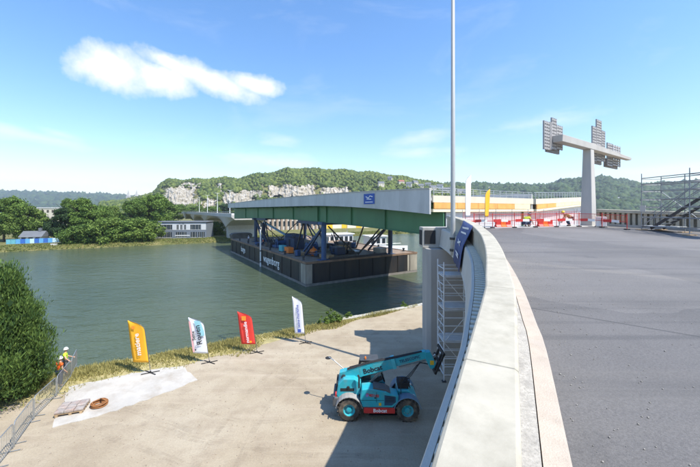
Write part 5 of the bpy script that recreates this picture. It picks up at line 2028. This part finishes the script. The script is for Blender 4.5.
def person(loc, rz, J, label, vest_m, trouser_m, helmet_m, group=None):
    """J: joint positions; the figure faces +y"""
    o = empty('person', loc, rz)
    V = {k: Vector(v) for k, v in J.items()}
    rad = dict(pelvis=.135, spine=.13, chest=.145, neck=.055, chin=.062, head=.09, crown=.075, shL=.07, shR=.07, elL=.045, elR=.045, wrL=.03, wrR=.03,
               hipL=.095, hipR=.095, knL=.065, knR=.065, anL=.045, anR=.045, heL=.04, heR=.04, toL=.03, toR=.03)
    E = [('pelvis', 'spine'), ('spine', 'chest'), ('chest', 'neck'), ('neck', 'chin'), ('chin', 'head'), ('head', 'crown')]
    for s_ in 'LR':
        E += [('chest', 'sh' + s_), ('sh' + s_, 'el' + s_), ('el' + s_, 'wr' + s_), ('pelvis', 'hip' + s_), ('hip' + s_, 'kn' + s_), ('kn' + s_, 'an' + s_), ('an' + s_, 'to' + s_)]
    j = {k: (V[k], rad[k]) for k in V}
    # hands: palm and five fingers
    for s_, sg in (('L', -1), ('R', 1)):
        w, e = V['wr' + s_], V['el' + s_]
        d = (w - e).normalized()
        side = d.cross(Vector((0, 0, 1)))
        side = side.normalized() if side.length > .1 else Vector((1, 0, 0))
        palm = w + d * .075
        j['pa' + s_] = (palm, (.034, .018))
        E.append(('wr' + s_, 'pa' + s_))
        for q in range(4):
            a = palm + side * (.026 * (q - 1.5) * 1.1) + d * .03
            ln = (.06, .075, .07, .055)[q]
            b = a + d * ln * .6 + Vector((0, 0, -.008))
            c = b + d * ln * .4 + Vector((0, 0, -.025))
            for nm, pt in (('a', a), ('b', b), ('c', c)):
                j[f'f{nm}{q}{s_}'] = (pt, .0095)
            E += [('pa' + s_, f'fa{q}{s_}'), (f'fa{q}{s_}', f'fb{q}{s_}'), (f'fb{q}{s_}', f'fc{q}{s_}')]
        th = w + d * .03 + side * (-.045 * sg)
        j['th' + s_] = (th, .011)
        j['tt' + s_] = (th + d * .05 + side * (-.012 * sg), .0095)
        E += [('wr' + s_, 'th' + s_), ('th' + s_, 'tt' + s_)]
    link('body', skin_mesh('body', j, E, skin), o)
    keep = ['pelvis', 'spine', 'chest', 'shL', 'shR']
    sj = {k: (V[k], rad[k] + .022) for k in keep}
    for s_ in 'LR':
        sj['sl' + s_] = (V['sh' + s_].lerp(V['el' + s_], .55), rad['sh' + s_] + .004)
    link('jacket', skin_mesh('jacket', sj, [('pelvis', 'spine'), ('spine', 'chest'), ('chest', 'shL'), ('chest', 'shR'), ('shL', 'slL'), ('shR', 'slR')], vest_m), o)
    tj = {'pelvis': (V['pelvis'] + Vector((0, 0, -.03)), .15)}
    te = []
    for s_ in 'LR':
        tj['hip' + s_], tj['kn' + s_] = (V['hip' + s_], .115), (V['kn' + s_], .085)
        tj['an' + s_] = (V['an' + s_] + (V['kn' + s_] - V['an' + s_]) * .08, .068)
        te += [('pelvis', 'hip' + s_), ('hip' + s_, 'kn' + s_), ('kn' + s_, 'an' + s_)]
        bj = {'an': (V['an' + s_], .058), 'he': (V['an' + s_] + (Vector((0, -.03, -.045))), .05), 'to': (V['to' + s_], .045)}
        link('boot', skin_mesh('boot', bj, [('an', 'he'), ('he', 'to')], black), o)
    link('trousers', skin_mesh('trousers', tj, te, trouser_m), o)
    up = (V['crown'] - V['chin']).normalized()
    q = Vector((0, 0, 1)).rotation_difference(up).to_matrix().to_4x4()
    MB().lathe([(.135, 0), (.145, .012), (.12, .02), (.118, .06), (.09, .11), (.05, .135), (.01, .142)], 14, Matrix.Translation(V['head'] + up * .035) @ q).build('helmet', helmet_m, o, smooth=True)
    fw = Vector((0, 1, 0)) - up * up.y
    fw.normalize()
    sd = up.cross(fw)
    fm = MB()
    for k in (-1, 1):
        fm.lathe([(.002, -.01), (.012, 0), (.002, .01)], 6, Matrix.Translation(V['head'] + fw * .098 + sd * .034 * k))
    fm.build('eyes', letter_black, o)
    MB().lathe([(.012, -.03), (.02, -.02), (.004, .03)], 6, Matrix.Translation(V['head'] + fw * .105 - up * .025)).build('nose', skin, o)
    for k in (-1, 1):
        MB().lathe([(.004, -.03), (.014, 0), (.004, .03)], 6, Matrix.Translation(V['head'] + sd * .095 * k)).build('ear', skin, o)
    return tag(o, label, 'person', group)


STAND = dict(pelvis=(0, 0, .97), spine=(0, 0, 1.14), chest=(0, .01, 1.33), neck=(0, .02, 1.49), chin=(0, .04, 1.56), head=(0, .045, 1.63), crown=(0, .03, 1.72), shL=(-.2, 0, 1.41), shR=(.2, 0, 1.41),
             elL=(-.26, .0, 1.12), elR=(.26, .0, 1.12), wrL=(-.25, .16, .92), wrR=(.25, .16, .92), hipL=(-.1, 0, .92), hipR=(.1, 0, .92), knL=(-.11, .03, .5), knR=(.11, .03, .5), anL=(-.11, 0, .1), anR=(.11, 0, .1),
             toL=(-.12, .16, .045), toR=(.12, .16, .045))
ARM_OUT = dict(STAND, elR=(.42, .12, 1.22), wrR=(.58, .28, 1.14), elL=(-.27, .08, 1.14), wrL=(-.2, .3, 1.08))
CROUCH = dict(pelvis=(0, -.12, .3), spine=(0, -.02, .45), chest=(0, .12, .6), neck=(0, .2, .72), chin=(0, .25, .78), head=(0, .28, .84), crown=(0, .3, .93), shL=(-.2, .12, .66), shR=(.2, .12, .66),
              elL=(-.25, .3, .45), elR=(.25, .3, .45), wrL=(-.16, .46, .28), wrR=(.16, .46, .28), hipL=(-.1, -.1, .28), hipR=(.1, -.1, .28), knL=(-.17, .28, .44), knR=(.17, .28, .42), anL=(-.15, .06, .1), anR=(.15, .06, .1),
              toL=(-.16, .22, .045), toR=(.16, .22, .045))
STOOP = dict(pelvis=(0, -.15, .62), spine=(0, -.02, .72), chest=(0, .16, .82), neck=(0, .28, .9), chin=(0, .34, .93), head=(0, .37, .99), crown=(0, .38, 1.07), shL=(-.2, .18, .86), shR=(.2, .18, .86),
             elL=(-.25, .3, .6), elR=(.25, .3, .6), wrL=(-.18, .42, .4), wrR=(.18, .42, .4), hipL=(-.1, -.13, .58), hipR=(.1, -.13, .58), knL=(-.13, .1, .36), knR=(.13, .12, .36), anL=(-.13, -.05, .1), anR=(.13, -.03, .1),
             toL=(-.14, .11, .045), toR=(.14, .13, .045))
p = at(65, 20.9)
person((p.x, p.y, .002), R(-60), ARM_OUT, 'worker in yellow vest and white helmet at the far barrier', hivis_yellow, grey_cloth, white_paint, 'workers on the quay')
p = at(59.5, 19.6)
person((p.x, p.y, .002), R(-20), STAND, 'worker in orange vest and navy trousers beside the bush', hivis_orange, navy_cloth, pm('grey_helmet', (.6, .62, .64), .4), 'workers on the quay')
p = at(526, 24.35)
person((p.x, p.y, zd(p.y) + .006), R(-75), CROUCH, 'worker in yellow vest and dark helmet crouching at the deck end', hivis_yellow, navy_cloth, navy_steel, 'workers on the deck end')
p = at(569, 24.75)
person((p.x, p.y, zd(p.y) + .006), R(70), STOOP, 'stooping worker in dark trousers close to the tall mast', pm('khaki', (.3, .22, .1), .8), navy_cloth, yellow_paint, 'workers on the deck end')
for x, y, rz, m_, lab in ((1.6, 39.5, 2.2, pm('pale_blue_cloth', (.5, .6, .75), .8), 'worker in pale shirt at the far left rail of the barge'), (2.0, 28.5, 1.2, hivis_orange, 'worker in orange vest standing by the left rail of the barge')):
    person(blocal(x, y, BH + .003), BR + rz, STAND, lab, m_, navy_cloth, white_paint, 'workers on the barge')

# ================================================================== telehandler
T = empty('telehandler', (1.42, 17.35, 0), R(-1))
HW = 1.0


def wheel(x, y):
    s_ = -1 if y < 0 else 1
    M = Matrix.Translation((x, y, .56)) @ Matrix.Rotation(R(-90) * s_, 4, 'X')
    # axle along local z after rotation; outer side is +z
    w = MB().lathe([(.3, -.2), (.5, -.2), (.545, -.15), (.555, -.08), (.555, .08), (.545, .15), (.5, .2), (.3, .2)], 28, M, closed=True).build('tyre', pm('tyre', (.05, .045, .04), .9, var=.35, scale=5, dirt=(.25, .2, .145), dirt_amt=.95, dirt_scale=2.2), None, smooth=False)
    wl_ = empty('wheel')
    wl_.parent = T
    w.parent = wl_
    lug = MB()
    for k in range(18):
        a = 2 * math.pi * k / 18
        for sgn in (-1, 1):
            a2 = a + (.5 if sgn > 0 else 0) * 2 * math.pi / 18
            Mk = M @ Matrix.Rotation(a2, 4, 'Z') @ Matrix.Translation((.555, 0, sgn * .1)) @ Matrix.Rotation(R(38) * sgn, 4, 'X')
            lug.box(-.02, .035, -.028, .028, -.12, .1, Mk)
    lug.build('tread_lugs', MATS['tyre'], wl_)
    MB().lathe([(.31, -.12), (.31, .17), (.28, .17), (.24, .08), (.15, .06), (.13, .14), (.06, .15)], 22, M).build('rim', teal_paint, wl_)
    for k in range(8):
        a = 2 * math.pi * k / 8
        MB().lathe([(.018, .05), (.018, .09)], 6, M @ Matrix.Translation((.19 * math.cos(a), .19 * math.sin(a), 0))).build('wheel_nut', steel, wl_)


for x in (-1.45, 1.45):
    for y in (-.83, .83):
        wheel(x, y)
MB().box(-1.75, 1.85, -.42, .42, .5, .92).build('chassis', grey_plastic, T, bevel=.02)
for x in (-1.45, 1.45):
    MB().tube([(x, -.7, .56), (x, .7, .56)], .13, 10).build('axle', dark_steel, T)
# engine pod on the right side
pod = MB().prism([(-.78, .74), (.72, .74), (.98, .98), (1.0, 1.32), (.62, 1.4), (.38, 1.52), (-.45, 1.66), (-.82, 1.62), (-.9, 1.15)], 1, -1.05, -.38).build('engine_pod', teal_paint, T, bevel=.04)
MB().box(-.72, .82, -1.075, -.42, .46, .735).build('red_sill', red_paint, T, bevel=.02)
MB().prism([(.3, .86), (.66, .86), (.86, 1.02), (.86, 1.28), (.3, 1.36)], 1, -1.062, -1.051).build('pod_grille', pm('grille_blue', (.02, .07, .13), .6), pod)
MB().prism([(-.25, 1.64), (.35, 1.54), (.6, 1.42), (.6, 1.46), (.36, 1.6), (-.25, 1.72)], 1, -1.0, -.42).build('pod_top', grey_plastic, pod)
lettering('Bobcat', .24, letter_white, T, face_matrix((.08, -1.08, .6), (1, 0, 0), (0, 0, 1)), bold=.006)
lettering('T40140', .2, red_paint, pod, face_matrix((-.28, -1.06, 1.33), (1, 0, -.08), (0, 0, 1)), bold=.006)
MB().box(-.62, -.5, -1.066, -1.051, 1.28, 1.4).build('pod_badge', pm('badge_violet', (.3, .2, .5), .5), pod)
MB().box(.02, .14, -1.066, -1.051, .84, .98).build('warning_label', yellow_paint, pod)
# rear body and counterweight
MB().prism([(-2.0, .86), (-1.05, .95), (-.9, 1.2), (-.84, 1.72), (-1.2, 1.92), (-1.75, 1.92), (-2.02, 1.62), (-2.1, 1.1)], 1, -.62, .62).build('rear_body', teal_paint, T, bevel=.05)
MB().box(-2.28, -2.0, -.72, .72, .55, 1.02).build('counterweight', grey_plastic, T, bevel=.06)
for y in (-.98, .98):
    MB().box(-2.14, -2.08, y - .14 * (1 if y > 0 else -1) - .1, y - .14 * (1 if y > 0 else -1) + .1, 1.2, 1.35).build('tail_lamp', red_paint, T)
MB().box(-2.12, -2.0, -.5, .5, 1.25, 1.6).build('rear_grille', black, T)


def fender(x, y, m):
    rows = []
    for k in range(11):
        a = R(12) + R(156) * k / 10
        for_r = []
        for rr_, yy in ((.66, -.24), (.66, .24), (.69, .24), (.69, -.24)):
            for_r.append((x + rr_ * math.cos(a), y + yy, .56 + rr_ * math.sin(a)))
        rows.append(for_r)
    MB().ring(rows).build('fender', m, T)


fen = pm('fender_grey', (.3, .29, .28), .6, var=.15, scale=3, dirt=(.4, .34, .27), dirt_amt=.5, dirt_scale=2)
for x in (-1.45, 1.45):
    for y in (-.84, .84):
        fender(x, y, fen if x < 0 else pm('fender_blue', (.12, .2, .28), .6))
# front frame, hydraulic hoses and mirror stalk
MB().prism([(1.0, .7), (1.95, .62), (2.0, .95), (1.55, 1.3), (1.02, 1.3)], 1, -.5, .5).build('front_body', teal_paint, T, bevel=.04)
MB().box(1.05, 1.6, -.36, .3, 1.3, 1.62).build('hydraulic_block', black, T, bevel=.03)
for k in range(4):
    MB().tube([(1.1 + .1 * k, -.3 + .12 * k, 1.55), (1.35 + .12 * k, -.3 + .1 * k, 1.85 - .06 * k), (1.7, -.25 + .12 * k, 1.3)], .022, 6).build('hose', black, T)
MB().tube([(1.15, -.75, 1.25), (1.15, -.8, 1.95)], .018, 6).build('mirror_stalk', black, T)
MB().lathe([(.02, -.12), (.1, -.08), (.11, .06), (.02, .1)], 10, Matrix.Translation((1.15, -.8, 2.02))).build('mirror', black, T)
for y in (-.55, .55):
    MB().lathe([(.08, 0), (.09, .06), (.05, .1)], 10, Matrix.Translation((1.78, y, 1.05)) @ Matrix.Rotation(R(90), 4, 'Y')).build('head_lamp', white_paint, T)
# long arm with round mirror at the rear
MB().tube([(-1.6, .3, 1.85), (-2.3, .5, 2.35), (-2.6, .7, 2.45)], .025, 7).build('rear_mirror_arm', steel, T)
MB().lathe([(.02, -.02), (.17, -.01), (.17, .02), (.02, .05)], 14, Matrix.Translation((-2.62, .72, 2.38))).build('rear_mirror', black, T)
# cab on the far side
cab = MB().box(-1.05, .45, .3, 1.0, .75, 1.32).build('cab_base', teal_paint, T, bevel=.03)
cp = {'a': (-1.05, 1.32), 'b': (-.85, 2.38), 'c': (.05, 2.4), 'd': (.42, 1.32)}
for y in (.32, .98):
    for a, b in (('a', 'b'), ('b', 'c'), ('c', 'd')):
        MB().bar((cp[a][0], y, cp[a][1]), (cp[b][0], y, cp[b][1]), .07).build('cab_pillar', black, T)
    MB().prism([cp['a'], cp['b'], cp['c'], cp['d']], 1, y - .006, y + .006).build('cab_window', cab_glass, T)
for a in ('b', 'c'):
    MB().bar((cp[a][0], .32, cp[a][1]), (cp[a][0], .98, cp[a][1]), .07).build('cab_pillar', black, T)
MB().box(-.9, .1, .28, 1.02, 2.43, 2.47).build('cab_roof', pm('cab_roof', (.07, .075, .08), .3), T, bevel=.015)
MB().prism([(cp['c'][0] + .03, cp['c'][1] - .02), (cp['d'][0] + .03, cp['d'][1]), (cp['d'][0] + .045, cp['d'][1]), (cp['c'][0] + .045, cp['c'][1] - .02)], 1, .36, .94).build('windscreen', cab_glass, T)
MB().lathe([(.05, 2.49), (.05, 2.58), (.03, 2.62)], 8, Matrix.Translation((-.6, .4, 0))).build('beacon', orange_paint, T)
st_ = MB().box(-.75, -.3, .45, .85, 1.3, 1.42).build('seat', black, T)
MB().box(-.82, -.7, .45, .85, 1.42, 1.95).build('seat_back', black, st_)
MB().tube([(.1, .65, 1.35), (-.02, .65, 1.75)], .02, 6).build('steering_column', black, T)
# boom
B0, B1 = Vector((-1.75, -.08, 1.86)), Vector((2.55, -.08, 3.0))
bd = (B1 - B0).normalized()
bu = Vector((-bd.z, 0, bd.x))
boom = empty('boom')
boom.parent = T
MB().bar(B0 - bd * .15, B0 + bd * 2.75, .36, .5, bu).build('outer_boom', teal_paint, boom, bevel=.025)
MB().bar(B0 + bd * 2.76, B1, .28, .39, bu).build('inner_boom', teal_paint, boom, bevel=.02)
MB().bar(B0 + bd * 2.6, B0 + bd * 2.78, .4, .54, bu).build('boom_collar', pm('teal_light', (.08, .45, .52), .4), boom)
MB().tube([B0 + Vector((0, -.3, 0)), B0 + Vector((0, .3, 0))], .12, 12).build('pivot_pin', dark_steel, boom)
MB().bar(Vector((-.5, -.08, 1.35)), B0 + bd * 2.1 - bu * .2, .1).build('lift_ram', steel, boom)
MB().bar(Vector((-.7, -.08, 1.2)), Vector((.25, -.08, 1.75)), .16).build('ram_barrel', black, boom)
MB().bar(B0 + bd * .4 + bu * .3, B0 + bd * 2.2 + bu * .3, .1, .06, bu).build('hose_tray', black, boom)
c = B0 + bd * 1.55 + Vector((0, -.19, 0)) - bu * .02
lettering('Bobcat', .36, letter_black, boom, face_matrix(c, bd, bu), bold=.008)
c = B0 + bd * 3.55 + Vector((0, -.15, 0))
lettering('TELESCOPIC', .2, pm('letter_navy', (.01, .05, .12), .6), boom, face_matrix(c, bd, bu), bold=.004)
# boom head, carriage and forks
MB().prism([(2.45, 3.14), (2.75, 3.16), (3.08, 2.5), (3.02, 2.22), (2.72, 2.3), (2.5, 2.78)], 1, -.25, .09).build('boom_head', teal_paint, boom, bevel=.03)
MB().box(2.72, 2.92, -.262, -.251, 2.5, 2.72).build('warning_label', yellow_paint, boom)
fork = empty('fork_carriage')
fork.parent = T
tilt = Matrix.Translation((3.12, -.08, 2.75)) @ Matrix.Rotation(R(24), 4, 'Y')
for z in (-.52, .02, .5):
    MB().box(-.05, .05, -.62, .62, z - .06, z + .06, tilt).build('cross_bar', black, fork)
for y in (-.58, -.3, .3, .58):
    MB().box(-.045, .045, y - .04, y + .04, -.55, .55, tilt).build('upright', black, fork)
for y in (-.4, .4):
    MB().box(.055, .11, y - .06, y + .06, -.62, .3, tilt).build('fork_shank', dark_steel, fork)
    MB().ring([[(x, y - .06, -.62 + a), (x, y + .06, -.62 + a), (x, y + .06, -.62 + b), (x, y - .06, -.62 + b)] for x, a, b in ((.055, 0, .06), (.7, 0.02, .06), (1.2, .045, .055))]).build('fork_tine', dark_steel, fork)
    fork.children[-1].matrix_local = tilt @ Matrix.Rotation(R(-50), 4, 'Y') if False else tilt
MB().bar(Vector((2.6, -.08, 2.5)), Vector((3.05, -.08, 2.95)), .09).build('tilt_ram', steel, fork)
for z in (1.02, 1.1, 1.18, 1.26):
    MB().box(.36, .8, -1.068, -1.0625, z, z + .03).build('grille_slat', black, pod)
for x in (-.7, -.3, .1, .5):
    for z in (.5, .7):
        MB().lathe([(.015, 0), (.015, .012)], 6, Matrix.Translation((x, -1.077, z)) @ Matrix.Rotation(R(90), 4, 'X')).build('bolt', dark_steel, T)
MB().box(-.45, .95, -1.0, -.5, .3, .34).build('step', black, T)
for x in (-.4, .9):
    MB().bar((x, -.75, .32), (x, -.75, .5), .04).build('step_bracket', black, T)
MB().bar((-.1, -1.065, 1.0), (-.1, -1.065, 1.5), .008, .012, (1, 0, 0)).build('panel_gap', black, pod)
MB().bar((-.86, -1.06, 1.1), (.28, -1.06, 1.1), .008, .012).build('panel_gap', black, pod)
MB().box(-.2, -.12, -1.075, -1.052, 1.2, 1.24).build('latch', black, pod)
MB().tube([(-.95, -.75, 1.55), (-.95, -.78, 2.1), (-1.0, -.78, 2.2)], .05, 8).build('exhaust', dark_steel, T)
for k in range(5):
    y_ = -.2 + .05 * k
    MB().tube([B0 + bd * .2 + Vector((0, y_, .3)), B0 + bd * 1.4 + Vector((0, y_, .36)), B0 + bd * 2.8 + Vector((0, y_, .28)), B0 + bd * 4.2 + Vector((0, y_ * .7, .22))], .016, 6).build('hose', black, boom)
for k in range(3):
    MB().tube([Vector((1.2, -.35 + .08 * k, 1.5)), Vector((1.75, -.35 + .06 * k, 2.0 + .05 * k)), Vector((2.2, -.28 + .06 * k, 2.62)), Vector((2.7, -.2, 2.5))], .018, 6).build('hose', black, boom)
MB().bar(B0 + bd * 2.9 - bu * .3 + Vector((0, -.1, 0)), B1 - bu * .32 + Vector((0, -.1, 0)), .09).build('crowd_ram', steel, boom)
for u in (.9, 2.1):
    MB().bar(B0 + bd * u - bu * .251, B0 + bd * u + bu * .251, .372, .03, bd).build('weld_band', teal_paint, boom)
for y_ in (-.5, .5):
    MB().box(-2.13, -2.1, y_ - .12, y_ + .12, 1.0, 1.14).build('tail_lamp', red_paint, T)
MB().lathe([(.07, 0), (.08, .03), (.05, .05)], 10, Matrix.Translation((-1.5, -.62, 1.5)) @ Matrix.Rotation(R(90), 4, 'X')).build('fuel_cap', black, T)
MB().box(-1.9, -1.2, -.632, -.621, 1.3, 1.45).build('side_vent', black, T)
for k in range(7):
    a = R(20) + R(140) * k / 6
    MB().lathe([(.012, 0), (.012, .01)], 6, Matrix.Translation((-1.45 + .675 * math.cos(a), -1.085, .56 + .675 * math.sin(a))) @ Matrix.Rotation(R(90), 4, 'X')).build('bolt', dark_steel, T)
tag(T, 'turquoise telehandler with raised boom and forks half in the deck shadow', 'telehandler')

def track_material():
    m, n, l, b = nodes_of('pressed_dirt')
    g = n.new('ShaderNodeNewGeometry')
    f = tex_noise(n, l, g.outputs['Position'], 1.1, 6, .65)
    c = ramp(n, l, tex_noise(n, l, g.outputs['Position'], 5, 5, .7), [(.3, (.2, .155, .11)), (.7, (.31, .25, .185))])
    l.new(c, b.inputs['Base Color'])
    b.inputs['Roughness'].default_value = .95
    tr = n.new('ShaderNodeBsdfTransparent')
    ms = n.new('ShaderNodeMixShader')
    l.new(ramp(n, l, f, [(.42, (0, 0, 0)), (.66, (.14, .14, .14))]), ms.inputs[0])
    l.new(tr.outputs[0], ms.inputs[1])
    l.new(b.outputs[0], ms.inputs[2])
    l.new(ms.outputs[0], n['Material Output'].inputs[0])
    return m


pressed = track_material()
for wpts in (((-.3, 16.2), (-5, 15.5), (-11, 17), (-16, 14.5)), ((0, 18.2), (-4, 21.5), (-9, 22.6), (-14, 20)), ((1, 13.2), (-4, 13.6), (-9, 15.4), (-14, 17.3)), ((3, 30), (-2, 25), (-5, 19), (-5.5, 13))):
    c_ = spline(wpts, .25)
    for off in (-.85, .85):
        tr_ = MB()
        for i in range(1, len(c_) - 1):
            tt = c_[i + 1] - c_[i - 1]
            tt = tt / np.linalg.norm(tt)
            nn = np.array([-tt[1], tt[0]])
            q = c_[i] + nn * off
            for j, e in enumerate((-.16, .02)):
                a = q + nn * e
                b = q + nn * (e + .14 + .05 * math.sin(i * .7 + j))
                tr_.add([(a[0] - tt[0] * .122, a[1] - tt[1] * .122, .0045), (a[0] + tt[0] * .122, a[1] + tt[1] * .122, .0045), (b[0] + tt[0] * .122, b[1] + tt[1] * .122, .0045), (b[0] - tt[0] * .122, b[1] - tt[1] * .122, .0045)], [(0, 1, 2, 3)])
        struct(tr_.build('tyre_track', pressed, fix=False))

# stones scattered on the yard
r = np.random.default_rng(61)
n = 1500
px, py = r.uniform(-20, 460, n), HY + 330 * EYE / r.uniform(12, 30, n)
d = EYE * F / (py - HY)
P = np.stack([(px - CX) / F * d, d, np.full(n, .01)], 1)
sd_ = np.array([(q[0] - EDGE_P.x) * EDGE_N.x + (q[1] - EDGE_P.y) * EDGE_N.y for q in P])
P = P[sd_ < -.6]
n = len(P)
V = (ICO_V[None] * r.uniform(.008, .035, (n, 1, 1)) * r.uniform(.6, 1.3, (n, 12, 1)) + P[:, None, :]).reshape(-1, 3)
F_ = (ICO_F[None] + (np.arange(n) * 12)[:, None, None]).reshape(-1, 3)
o = link('loose_stones', indexed_mesh('loose_stones', V, F_, pm('yard_stone', (.34, .29, .23), .9, var=.3, scale=3)))
tag(o, 'small loose stones scattered over the dirt yard', 'gravel', kind='stuff')

r = np.random.default_rng(63)
n = 900
s_ = r.uniform(LP.at_y(0), LP.len, n)
w_ = -.42 - r.gamma(1.3, .8, n)
P = np.array([LP.pt(a, b, .006) for a, b in zip(s_, w_)])
V = (ICO_V[None] * r.uniform(.002, .011, (n, 1, 1)) * r.uniform(.6, 1.3, (n, 12, 1)) + P[:, None, :]).reshape(-1, 3)
F_ = (ICO_F[None] + (np.arange(n) * 12)[:, None, None]).reshape(-1, 3)
o = link('road_grit', indexed_mesh('road_grit', V, F_, pm('grit', (.3, .28, .25), .9, var=.4, scale=9)))
tag(o, 'loose grit along the kerb of the road', 'grit', kind='stuff')

# ================================================================== air
def haze_box():
    m = bpy.data.materials.new('haze')
    m.use_nodes = True
    n, l = m.node_tree.nodes, m.node_tree.links
    n.clear()
    out = n.new('ShaderNodeOutputMaterial')
    v = n.new('ShaderNodeVolumePrincipled')
    v.inputs['Color'].default_value = (.86, .92, 1.0, 1)
    v.inputs['Density'].default_value = HAZE
    v.inputs['Anisotropy'].default_value = 0.3
    l.new(v.outputs[0], out.inputs['Volume'])
    o = MB().box(-4600, 4600, -340, 4700, -9, 260).build('haze', m)
    tag(o, 'thin bright summer haze over the whole river valley', 'haze', kind='stuff')


HAZE = 0.00016
if HAZE:
    haze_box()
